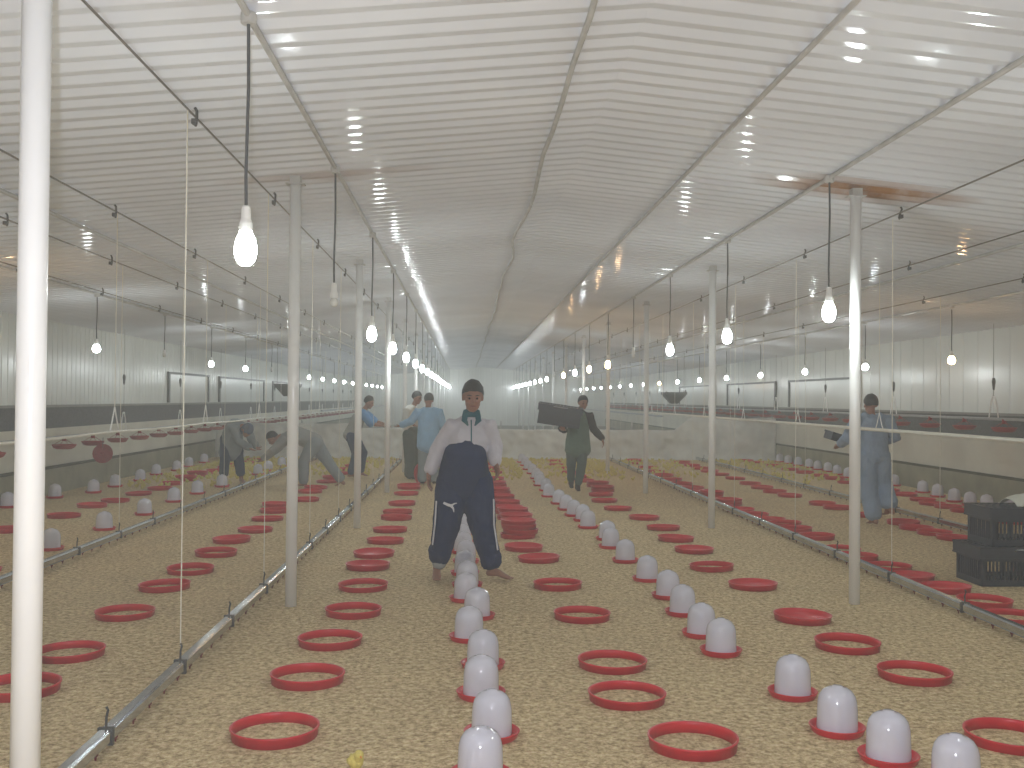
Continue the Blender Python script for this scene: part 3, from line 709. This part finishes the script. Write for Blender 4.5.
#PEOPLE
# ------------------------------------------------------------------ people
M['skin'] = mat('brown skin', (150, 104, 84), 0.5, var=0.06, scale=12)
M['hair'] = mat('black hair', (30, 27, 26), 0.6, var=0.2, scale=30, bump=0.5, bscale=90)
M['eye'] = mat('dark eye', (25, 20, 18), 0.2)
M['lip'] = mat('lips', (128, 74, 68), 0.5)
def cloth(name, c, var=.08): return mat(name, c, 0.85, var=var, scale=7, bump=0.35, bscale=14, spec=.2)
M['grey_top'] = cloth('pale grey fleece', (200, 197, 206)); M['navy'] = cloth('navy tracksuit cloth', (24, 40, 80)); M['teal'] = cloth('teal collar cloth', (40, 92, 104))
M['piping'] = cloth('white piping', (215, 215, 220)); M['cuff'] = cloth('light grey lining', (150, 152, 152))
M['robe'] = cloth('grey robe cloth', (138, 146, 150)); M['jean'] = cloth('dark blue denim', (46, 62, 92)); M['vest'] = cloth('grey vest cloth', (150, 152, 150))
M['blue'] = cloth('mid blue shirt cloth', (96, 140, 186)); M['ltblue'] = cloth('pale blue shirt cloth', (142, 176, 206)); M['offw'] = cloth('off white shirt cloth', (206, 204, 196))
M['olive'] = cloth('grey green trouser cloth', (84, 92, 84)); M['green'] = cloth('faded green tunic cloth', (92, 114, 102)); M['dkgreen'] = cloth('dark grey green trousers', (74, 90, 86))
M['blackj'] = cloth('black jacket cloth', (38, 38, 42)); M['coverall'] = cloth('faded blue coverall cloth', (138, 154, 176)); M['scarf'] = cloth('blue grey head scarf', (84, 94, 112), .35)
M['shoe'] = mat('dark rubber', (40, 36, 36), 0.6)

def fuse(name, bm, m, parent, voxel=.012, smooth=4, wrinkle=0.0, wscale=9.0, decimate=None):
    """unite overlapping lofts into one continuous skin"""
    me = bpy.data.meshes.new(name); bmesh.ops.recalc_face_normals(bm, faces=bm.faces); bm.to_mesh(me); bm.free()
    tmp = bpy.data.objects.new(name, me); C.objects.link(tmp)
    r = tmp.modifiers.new('r', 'REMESH'); r.mode = 'VOXEL'; r.voxel_size = voxel
    s = tmp.modifiers.new('s', 'SMOOTH'); s.iterations = smooth; s.factor = .5
    dg = bpy.context.evaluated_depsgraph_get(); dg.update()
    out = bpy.data.meshes.new_from_object(tmp.evaluated_get(dg)); bpy.data.objects.remove(tmp); bpy.data.meshes.remove(me)
    if wrinkle:
        nor = [v.normal.copy() for v in out.vertices]
        for v, n in zip(out.vertices, nor):
            p = v.co; w = noise.noise(Vector((p.x * wscale, p.y * wscale, p.z * wscale * .55)))
            w2 = noise.noise(Vector((p.x * wscale * 2.3 + 5, p.y * wscale * 2.3, p.z * wscale * 1.4)))
            v.co = p + n * wrinkle * (w + .5 * (abs(w2) * 2 - .6))
    out.materials.clear(); out.materials.append(m); out.name = name
    for p in out.polygons: p.use_smooth = True
    o = bpy.data.objects.new(name, out); C.objects.link(o); o.parent = parent; return o
def V3(p): return Vector(p)
def head_bm(bm, c, face, up, s=1.0):
    """head with jaw, nose, brow, ears; c = centre, face/up = directions"""
    f = V3(face).normalized(); u = V3(up); u = (u - f * u.dot(f)).normalized(); r = f.cross(u)
    def P(x, y, z): return V3(c) + (r * x + f * y + u * z) * s
    def ell(p, a, b, c_):
        m = Matrix(((r.x * a, f.x * b, u.x * c_, p.x), (r.y * a, f.y * b, u.y * c_, p.y), (r.z * a, f.z * b, u.z * c_, p.z), (0, 0, 0, 1)))
        bmesh.ops.create_uvsphere(bm, u_segments=16, v_segments=12, radius=s, matrix=m)
    ell(P(0, -.012, .028), .076, .094, .088); ell(P(0, .02, -.035), .062, .066, .082); ell(P(0, .048, -.088), .032, .03, .026)
    ell(P(0, .078, .026), .05, .014, .012); ell(P(0, .089, -.02), .014, .02, .022); ell(P(0, .084, .0), .009, .012, .03)
    ell(P(.038, .06, -.02), .026, .026, .022); ell(P(-.038, .06, -.02), .026, .026, .022); ell(P(0, .072, -.056), .026, .016, .012)
    for k in (-1, 1): ell(P(k * .078, -.006, -.005), .012, .02, .032)
    return P, r, f, u
def hand_bm(bm, wrist, d, palm_n, s=1.0, curl=.5, thumb=1, holding=False):
    """palm and five separate fingers; d = direction of the hand, palm_n = palm normal"""
    d = V3(d).normalized(); n = V3(palm_n); n = (n - d * n.dot(d)).normalized(); w = d.cross(n); W = V3(wrist)
    loft(bm, [W - d * .02, W + d * .03 * s, W + d * .08 * s], [(.026 * s, .021 * s), (.036 * s, .017 * s), (.041 * s, .014 * s)], 12, side=w)
    for k, (off, L) in enumerate(((-.031, .062), (-.0105, .074), (.0105, .082), (.031, .076))):
        b = W + d * (.078 * s) + w * off * s; a1 = curl * .5; a2 = curl * 1.3
        sp = w * off * .35
        p1 = b + (d * math.cos(a1) + n * math.sin(a1) + sp) * L * .5 * s; p2 = p1 + (d * math.cos(a2) + n * math.sin(a2)) * L * .5 * s
        loft(bm, [b - d * .01, b, p1, p2], [.0095 * s, .0092 * s, .0085 * s, .007 * s], 8, side=w)
    b = W + d * .028 * s + w * .030 * s * thumb; dr = (d * .7 + w * thumb * .75 + n * .35).normalized()
    loft(bm, [b, b + dr * .032 * s, b + (dr + n * .25).normalized() * .058 * s], [.013 * s, .0105 * s, .0085 * s], 8, side=n)
def foot_bm(bm, ankle, toe, s=1.0, shoe=False):
    A = V3(ankle); T = V3(toe); d = T - A; d.z = 0; d.normalize(); w = d.cross(Vector((0, 0, 1)))
    h = A - d * .045 * s; h.z = T.z + .012
    loft(bm, [h + Vector((0, 0, .018)), A * .5 + h * .5, A + d * .05 * s - Vector((0, 0, .02)), T - d * .05 * s + Vector((0, 0, .012)), T], [(.03, .03), (.036, .036), (.036, .032), (.043, .020), (.036, .013)], 12, side=w)
    if not shoe:
        for k in range(5):
            b = T + w * (.032 - .016 * k) + d * (.002 - abs(k - 3.2) * .004 if True else 0); loft(bm, [b, b + d * .022], [.0085 if k else .0085, .007], 6, side=w)
def hair_bm(bm, P, r, f, u, s=1.0, length=0.0, front=.055):
    import itertools
    n, m_ = 26, 14; rows = []
    for j in range(m_ + 1):
        th = PI * .5 * 1.28 * j / m_; row = []
        for i in range(n):
            a = 2 * PI * i / n
            x, y, z = math.sin(th) * math.cos(a), math.sin(th) * math.sin(a), math.cos(th)
            zz = max(z, -.42 - .35 * abs(y) if y < 0 else -.42 + .78 * y ** .6) + .07 * noise.noise(Vector((x * 9, y * 9, 1)))   # hairline: low at the back, high at the front
            if zz > z:
                k = math.sqrt(max(0, 1 - zz * zz)) / max(1e-4, math.sqrt(x * x + y * y)); x *= k; y *= k
            e = 1 + .05 * noise.noise(Vector((x * 5, y * 5, zz * 5)))
            row.append(bm.verts.new(P(x * .090 * e, -.014 + y * .108 * e, .034 + zz * .112 * e)))
        rows.append(row)
    top = rows[0][0]
    for a, b in zip(rows[1:], rows[2:]):
        for i in range(n): bm.faces.new((a[i], a[(i + 1) % n], b[(i + 1) % n], b[i]))
    for i in range(n): bm.faces.new((rows[1][i], rows[1][(i + 1) % n], top))
    bmesh.ops.delete(bm, geom=[v for v in rows[0][1:]], context='VERTS')
def person(loc, J, label, top, sleeves, legs, group=None, rz=0, voxel=.012, barefoot=True, curl=(.5, .5), headwear=None, head_s=1.0, top_r=None, leg_r=None, hem=None, skirt=None, sleeve_to=1.0, palm=((0, 0, -1), (0, 0, -1)), wr=.008, extra=None, hipw=.155):
    """J: joints in metres about the spot on the ground; R is the person's right hand side"""
    t = empty('person', loc, rz); g = {k: V3(v) for k, v in J.items() if k != 'cut'}
    side = (g['shL'] - g['shR']).normalized(); mid = (g['shL'] + g['shR']) / 2
    up = (g['neck'] - g['chest']).normalized()
    # ---- body: one continuous skin
    bm = bmesh.new()
    loft(bm, [g['pelvis'], (g['pelvis'] + g['chest']) / 2, g['chest'], mid], [(.14, .10), (.13, .095), (.145, .105), (.10, .08)], 16, side=side)
    loft(bm, [mid, g['neck'], g['head'] - V3(J['face']).normalized() * .01 - V3(J['hup']).normalized() * .04], [.062, .052, .05], 12, side=side)
    for s in 'RL':
        loft(bm, [mid * .45 + g['sh' + s] * .55, g['sh' + s], g['el' + s], (g['el' + s] * .6 + g['wr' + s] * .4), g['wr' + s]], [.055, .053, .042, .040, .026], 12, side=side)
        loft(bm, [g['hip' + s], g['hip' + s] * .5 + g['kn' + s] * .5, g['kn' + s], g['kn' + s] * .65 + g['an' + s] * .35, g['an' + s]], [.088, .076, .056, .056, .036], 12, side=side)
        hd = V3(J.get('hd' + s, g['wr' + s] - g['el' + s]))
        hand_bm(bm, g['wr' + s], hd, palm[0 if s == 'R' else 1], 1.1, curl[0 if s == 'R' else 1], 1 if s == 'R' else -1)
        if barefoot: foot_bm(bm, g['an' + s], g['to' + s])
    P, r, f, u = head_bm(bm, g['head'], J['face'], J['hup'], head_s)
    fuse('body', bm, M['skin'], t, min(voxel, .009), 2)
    for s in (-1, 1):
        bm = bmesh.new(); bmesh.ops.create_uvsphere(bm, u_segments=8, v_segments=6, radius=.0095, matrix=Matrix.Translation(P(s * .031, .076, .006))); obj('eye', bm, M['eye'], t)
        bm = bmesh.new(); loft(bm, [P(s * .017, .094, .032), P(s * .033, .090, .036), P(s * .048, .078, .031)], [.004, .0045, .003], 6); obj('eyebrow', bm, M['hair'], t)
    bm = bmesh.new(); loft(bm, [P(-.022, .08, -.056), P(0, .09, -.055), P(.022, .08, -.056)], [.004, .006, .004], 6, side=u); obj('lips', bm, M['lip'], t)
    bm = bmesh.new()
    if headwear:
        for z, rx in ((0, 1),):
            m4 = Matrix.Translation(P(0, -.014, .035))
            fr = Matrix(((r.x * .098, f.x * .118, u.x * .108, 0), (r.y * .098, f.y * .118, u.y * .108, 0), (r.z * .098, f.z * .118, u.z * .108, 0), (0, 0, 0, 1)))
            bmesh.ops.create_uvsphere(bm, u_segments=16, v_segments=12, radius=1, matrix=m4 @ fr)
        loft(bm, [P(0, -.1, .02), P(0, -.11, -.06), P(0, -.08, -.13)], [(.07, .03), (.075, .03), (.09, .03)], 10, side=r)
        fuse('head_scarf', bm, M[headwear], t, .01, 2, .006, 14)
    else:
        hair_bm(bm, P, r, f, u); obj('hair', bm, M['hair'], t, smooth=True)
    # ---- upper garment
    tr = top_r or [(.165, .125), (.16, .12), (.18, .135), (.125, .10), (.075, .07)]
    bm = bmesh.new(); hemp = g['pelvis'] - up * .06 if hem is None else V3(hem)
    loft(bm, [hemp, (g['pelvis'] + g['chest']) / 2, g['chest'], mid - up * .0, g['neck'] - up * .035], tr, 20, side=side)
    for i, s in enumerate('RL'):
        e = g['wr' + s] if sleeve_to >= 1 else g['el' + s] * (1 - sleeve_to) + g['wr' + s] * sleeve_to if sleeve_to > 0 else g['el' + s]
        if sleeve_to < 0: e = g['sh' + s] * .25 + g['el' + s] * .75
        a = [mid * .5 + g['sh' + s] * .5, g['sh' + s]] + ([g['el' + s]] if sleeve_to > 0 else []) + [e]
        loft(bm, a, sleeves[:len(a)], 14, side=side)
    tp = fuse(top[0], bm, M[top[1]], t, voxel, 4, wr)
    # ---- lower garment
    lr = leg_r or [.115, .105, .09, .08]
    if legs:
        bm = bmesh.new()
        hc = (g['hipR'] + g['hipL']) / 2
        loft(bm, [hc - up * .05, g['pelvis'] + up * .09], [(hipw, .13), (hipw - .005, .125)], 18, side=side)
        for s in 'RL':
            loft(bm, [g['hip' + s] + (g['hip' + s] - g['kn' + s]).normalized() * .02, g['hip' + s] * .5 + g['kn' + s] * .5, g['kn' + s], g['an' + s] * J.get('cut', .9) + g['kn' + s] * (1 - J.get('cut', .9))], lr, 14, side=side)
        fuse(legs[0], bm, M[legs[1]], t, voxel, 4, wr)
    if skirt:
        bm = bmesh.new(); loft(bm, [V3(p) for p in skirt[2]], skirt[3], 20, side=side); fuse(skirt[0], bm, M[skirt[1]], t, voxel, 4, wr)
    if not barefoot:
        for s in 'RL':
            bm = bmesh.new(); foot_bm(bm, g['an' + s], g['to' + s], shoe=True); A = g['an' + s]
            loft(bm, [A + Vector((0, 0, .05)), A - Vector((0, 0, .03))], [.047, .05], 12); fuse('shoe', bm, M['shoe'], t, .01, 2)
    if extra: extra(t, g, P, r, f, u)
    tag(t, label, 'person', group); return t

def sleeve(t, a, b, m, r0=.092, r1=.082):
    bm = bmesh.new(); loft(bm, [a, a * .5 + b * .5, b], [r0, r0, r1], 14); fuse('sleeve', bm, M[m], t, .013, 3, .006)
# 1 the barefoot man in the middle, facing the camera
def man_extra(t, g, P, r, f, u):
    bm = bmesh.new()                                             # collar
    c = (g['neck']); loft(bm, [c + V3((0, 0, -.045)), c + V3((0, .01, .025))], [(.088, .082), (.072, .068)], 18, cap=False)
    for s in (-1, 1): loft(bm, [c + V3((s * .05, -.065, .0)), c + V3((s * .062, -.10, -.065)), c + V3((s * .03, -.115, -.11))], [(.028, .010), (.030, .009), (.01, .006)], 8)
    fuse('collar', bm, M['teal'], t, .007, 2)
    bm = bmesh.new(); tube(bm, [c + V3((-.002, -.118, -.06)), c + V3((0, -.152, -.16)), c + V3((.0, -.175, -.25))], .006, 6); obj('zip', bm, M['teal'], t)
    bm = bmesh.new()                                              # the navy lower half of the jacket, bulging forward
    loft(bm, [(.0, -.105, 1.215), (.0, -.10, 1.19), (-.003, -.085, 1.15), (-.008, -.05, 1.06), (-.015, -.02, .96), (-.02, 0, .84), (-.02, .01, .77)], [(.10, .065), (.145, .105), (.18, .14), (.205, .17), (.225, .17), (.235, .165), (.225, .15)], 24)
    fuse('navy_jacket_panel', bm, M['navy'], t, .012, 5, .004, 6)
    for s, pts in ((-1, [(-.255, -.125, .70), (-.265, -.13, .5), (-.285, -.10, .32)]), (1, [(.245, -.135, .72), (.25, -.14, .5), (.285, -.12, .28)])):
        bm = bmesh.new(); loft(bm, pts, [.007, .007, .007], 6); obj('side_piping', bm, M['piping'], t)
    bm = bmesh.new()                                              # leaping cat emblem on the thigh
    q = lambda x, z: V3((-.135 + x, -.182, .655 + z))
    loft(bm, [q(-.055, .038), q(-.02, .022), q(.012, .012), q(.03, -.012), q(.034, -.04)], [(.004, .010), (.004, .012), (.004, .013), (.004, .008), (.004, .004)], 8, side=(0, 1, 0))
    loft(bm, [q(.012, .016), q(.04, .032), q(.058, .036)], [(.004, .009), (.004, .006), (.004, .004)], 8, side=(0, 1, 0)); obj('cat_emblem', bm, M['piping'], t)
    A = g['anR'] * .72 + g['knR'] * .28
    bm = bmesh.new(); loft(bm, [A + V3((0, 0, .03)), A - V3((0, 0, .06))], [.062, .064], 14); fuse('rolled_lining', bm, M['cuff'], t, .009, 2)
    for s, k in (('R', .62), ('L', .76)):
        B = g['an' + s] * k + g['kn' + s] * (1 - k); bm = bmesh.new(); loft(bm, [B + V3((0, 0, .03)), B - V3((0, 0, .02))], [.105, .10], 16); fuse('rolled_hem', bm, M['navy'], t, .01, 3, .012, 14)
J1 = dict(pelvis=(-.02, 0, .92), chest=(.01, -.02, 1.25), neck=(.045, -.05, 1.475), head=(.055, -.13, 1.612), face=(.05, -1, -.22), hup=(0.02, -.25, 1),
          shR=(-.11, -.02, 1.375), shL=(.185, -.02, 1.375), elR=(-.235, .0, 1.15), elL=(.25, .02, 1.17), wrR=(-.325, -.07, .95), wrL=(.255, -.10, 1.04), hdR=(.0, -.1, -1), hdL=(.25, -.25, -.8),
          hipR=(-.11, 0, .86), hipL=(.10, 0, .86), knR=(-.17, -.04, .47), knL=(.15, -.05, .48), anR=(-.25, .03, .085), anL=(.25, -.02, .085), toR=(-.245, -.15, .025), toL=(.40, -.10, .025), cut=.72)
person((.0, 8.98, 0), J1, 'barefoot man in grey and navy tracksuit striding over the drinkers towards the camera', ('sweatshirt', 'grey_top'), [.078, .078, .08, .062], ('trousers', 'navy'), voxel=.010, curl=(.45, .7),
       top_r=[(.19, .15), (.185, .145), (.185, .14), (.115, .10), (.07, .068)], hem=(0, 0, .98), sleeve_to=.9, leg_r=[.15, .145, .12, .095], palm=((1, -.3, 0), (-1, -.4, 0)), extra=man_extra, hipw=.20, head_s=1.08, wr=.010)
# 2 man in blue coverall walking away at the right
J2 = dict(pelvis=(.0, 0, .94), chest=(-.01, .03, 1.24), neck=(-.01, .05, 1.43), head=(-.005, .075, 1.565), face=(-.1, 1, -.05), hup=(0, 0, 1),
          shR=(.20, .03, 1.38), shL=(-.20, .03, 1.38), elR=(.32, .05, 1.14), elL=(-.33, .06, 1.11), wrR=(.20, .22, 1.08), wrL=(-.33, .27, 1.05), hipR=(.09, 0, .90), hipL=(-.09, 0, .90),
          knR=(.15, .06, .52), knL=(-.06, .02, .48), anR=(.18, -.12, .27), anL=(.0, -.06, .09), toR=(.15, -.0, .15), toL=(-.01, .10, .025), cut=.86)
person((5.28, 12.9, 0), J2, 'man in faded blue coverall seen from behind, walking away past the right posts', ('coverall_top', 'coverall'), [.09, .088, .08, .065], ('coverall_legs', 'coverall'), voxel=.012,
       top_r=[(.21, .16), (.20, .155), (.21, .15), (.14, .11), (.075, .07)], leg_r=[.14, .135, .125, .11], hipw=.20, wr=.012)
# black box in his left hand is its own thing
bm = bmesh.new(); box(bm, -.10, .10, -.12, .12, 0, .012)
for a in ((-.10, .10, -.12, -.108), (-.10, .10, .108, .12), (-.10, -.088, -.12, .12), (.088, .10, -.12, .12)): box(bm, *a, 0, .13)
for a in ((-.112, .112, -.132, -.12), (-.112, .112, .12, .132), (-.112, -.10, -.12, .12), (.10, .112, -.12, .12)): box(bm, *a, .105, .13)
o = obj('tub', bm, M['crate']); o.scale = (.72, .72, .85); o.location = (4.87, 13.28, 1.09); o.rotation_euler = (.15, .25, .3); tag(o, 'small black plastic tub held by the man in blue coverall', 'tub')
# 3 man carrying a crate on his shoulder
J3 = dict(pelvis=(.02, 0, .90), chest=(.02, -.01, 1.20), neck=(.05, -.03, 1.40), head=(.10, -.06, 1.535), face=(.35, -1, -.1), hup=(.1, 0, 1),
          shR=(-.13, 0, 1.33), shL=(.21, -.02, 1.33), elR=(-.27, -.08, 1.08), elL=(.30, -.02, 1.08), wrR=(-.24, -.26, 1.07), wrL=(.43, -.12, .93), hdR=(-.3, -.8, .1), hdL=(.25, -.2, -.9), hipR=(-.08, 0, .86), hipL=(.10, 0, .86),
          knR=(-.09, .0, .48), knL=(.08, -.12, .48), anR=(-.07, .20, .14), anL=(.02, -.05, .085), toR=(-.07, .09, .05), toL=(.02, -.19, .025), cut=.84)
person((1.93, 17.6, 0), J3, 'man in green tunic and black jacket carrying a black crate on his shoulder', ('jacket', 'blackj'), [.09, .085, .075, .06], ('trousers', 'dkgreen'), voxel=.014, barefoot=False, curl=(.9, .6),
       top_r=[(.15, .11), (.16, .12), (.18, .13), (.12, .10), (.07, .07)], hem=(.02, 0, 1.05), leg_r=[.115, .105, .085, .07], palm=((0, 0, 1), (-1, 0, 0)),
       skirt=('tunic', 'green', [(.02, -.02, .70), (.02, -.02, .9), (.03, -.025, 1.15), (.06, -.03, 1.33)], [(.235, .17), (.215, .165), (.185, .165), (.11, .135)]))
t = empty('poultry_crate', (1.58, 17.28, 1.16), -.12); t.rotation_euler = (math.radians(4), math.radians(8), -.12); crate_parts(t, .72, .36, .34, True); tag(t, 'black plastic crate balanced on the shoulder of the man in green', 'crate')
# 4 bent worker by the left wall with a head scarf
J4 = dict(pelvis=(-.12, .05, .84), chest=(.02, -.10, 1.06), neck=(.16, -.24, 1.06), head=(.27, -.31, .98), face=(.55, -.55, -.75), hup=(.6, -.3, .55),
          shR=(.02, -.28, 1.02), shL=(.20, -.06, 1.04), elR=(.14, -.36, .78), elL=(.32, -.14, .80), wrR=(.33, -.42, .68), wrL=(.42, -.24, .70), hipR=(-.16, -.05, .82), hipL=(-.02, .12, .82),
          knR=(-.16, -.14, .45), knL=(.04, .04, .45), anR=(-.22, -.02, .085), anL=(.10, .03, .085), toR=(-.18, -.16, .025), toL=(.16, -.10, .025), cut=.75)
person((-4.25, 18.9, 0), J4, 'stooping worker in grey robe and blue patterned head scarf near the left wall', ('robe', 'robe'), [.09, .085, .08, .07], ('trousers', 'jean'), voxel=.014, headwear='scarf',
       top_r=[(.24, .19), (.20, .17), (.20, .15), (.16, .12), (.08, .07)], hem=(-.1, .03, .55), leg_r=[.12, .11, .095, .085], palm=((0, 0, 1), (0, 0, 1)))
# 5 lunging worker in grey
J5 = dict(pelvis=(.18, 0, .80), chest=(-.12, -.02, .93), neck=(-.40, -.05, .90), head=(-.53, -.07, .86), face=(-.7, -.25, -.7), hup=(-.7, 0, .7),
          shR=(-.30, .14, .88), shL=(-.30, -.22, .88), elR=(-.50, .14, .66), elL=(-.50, -.24, .66), wrR=(-.66, .06, .52), wrL=(-.68, -.16, .52), hipR=(.20, .1, .78), hipL=(.20, -.1, .78),
          knR=(.42, .12, .44), knL=(.02, -.12, .46), anR=(.66, .12, .12), anL=(.02, -.10, .085), toR=(.56, .12, .03), toL=(-.14, -.12, .025), cut=.9)
person((-2.88, 18.1, 0), J5, 'worker in grey clothes bending far forward between the left posts', ('shirt', 'vest'), [.09, .085, .07, .055], ('trousers', 'robe'), voxel=.014,
       top_r=[(.17, .15), (.18, .16), (.20, .16), (.15, .11), (.08, .07)], hem=(.22, 0, .80), leg_r=[.14, .12, .10, .09], palm=((0, 0, 1), (0, 0, 1)))
# 6 man in blue shirt and jeans stepping right
J6 = dict(pelvis=(-.10, 0, .88), chest=(.03, -.01, 1.18), neck=(.16, -.02, 1.38), head=(.24, -.03, 1.50), face=(1, -.35, -.3), hup=(.2, 0, 1),
          shR=(.12, -.17, 1.30), shL=(.12, .15, 1.30), elR=(.30, -.16, 1.08), elL=(.34, .14, 1.12), wrR=(.50, -.12, 1.05), wrL=(.52, .12, 1.08), hipR=(-.10, -.09, .84), hipL=(-.10, .09, .84),
          knR=(.0, -.1, .48), knL=(.12, .1, .50), anR=(-.10, -.1, .085), anL=(.06, .12, .10), toR=(.05, -.12, .025), toL=(.20, .12, .04), cut=.9)
person((-2.18, 20.3, 0), J6, 'man in grey vest, blue sleeves and blue jeans leaning right behind the posts', ('vest', 'vest'), [.09, .085, .07, .06], ('jeans', 'jean'), voxel=.014, sleeve_to=-1,
       top_r=[(.18, .15), (.17, .14), (.19, .14), (.15, .11), (.07, .07)], leg_r=[.115, .105, .09, .08], palm=((0, 0, -1), (0, 0, -1)),
       extra=lambda t, g, P, r, f, u: [sleeve(t, g['sh' + s], g['el' + s], 'blue') for s in 'RL'])
# 7 and 8: two men standing together at the back
J7 = dict(pelvis=(0, 0, .93), chest=(.0, 0, 1.24), neck=(.07, -.01, 1.46), head=(.13, -.03, 1.60), face=(.9, -.5, -.2), hup=(.1, 0, 1),
          shR=(-.05, -.17, 1.38), shL=(.03, .16, 1.38), elR=(-.10, -.20, 1.12), elL=(.10, .20, 1.12), wrR=(.05, -.24, 1.08), wrL=(.28, .14, 1.05), hipR=(-.03, -.09, .88), hipL=(.03, .09, .88),
          knR=(.0, -.09, .48), knL=(.06, .08, .48), anR=(.0, -.10, .085), anL=(.08, .06, .085), toR=(.12, -.16, .025), toL=(.21, .0, .025), cut=.95)
person((-1.10, 19.95, 0), J7, 'man in off white shirt and grey green trousers standing behind the pale blue shirt', ('shirt', 'offw'), [.09, .085, .07, .055], ('trousers', 'olive'), voxel=.014, barefoot=False,
       leg_r=[.125, .12, .11, .10], hem=(0, 0, .93), palm=((0, 0, 1), (0, 0, 1)), hipw=.17)
J8 = dict(pelvis=(0, 0, .92), chest=(0, .01, 1.22), neck=(-.01, .03, 1.43), head=(.0, .05, 1.56), face=(-.35, 1, -.15), hup=(0, 0, 1),
          shR=(.19, .02, 1.36), shL=(-.19, .02, 1.36), elR=(.26, .08, 1.1), elL=(-.33, .06, 1.17), wrR=(.14, .25, 1.03), wrL=(-.50, .12, 1.10), hipR=(.09, 0, .88), hipL=(-.09, 0, .88),
          knR=(.10, .03, .48), knL=(-.09, .02, .48), anR=(.12, -.02, .085), anL=(-.1, -.02, .085), toR=(.14, .13, .025), toL=(-.12, .13, .025), cut=.95)
person((-.70, 18.8, 0), J8, 'man in long pale blue shirt standing with his back to the camera', ('shirt', 'ltblue'), [.085, .083, .078, .065], ('trousers', 'robe'), voxel=.014, barefoot=False,
       top_r=[(.22, .17), (.20, .16), (.20, .15), (.13, .11), (.075, .07)], hem=(0, 0, .70), leg_r=[.12, .11, .10, .095], palm=((0, 0, 1), (0, 0, 1)))
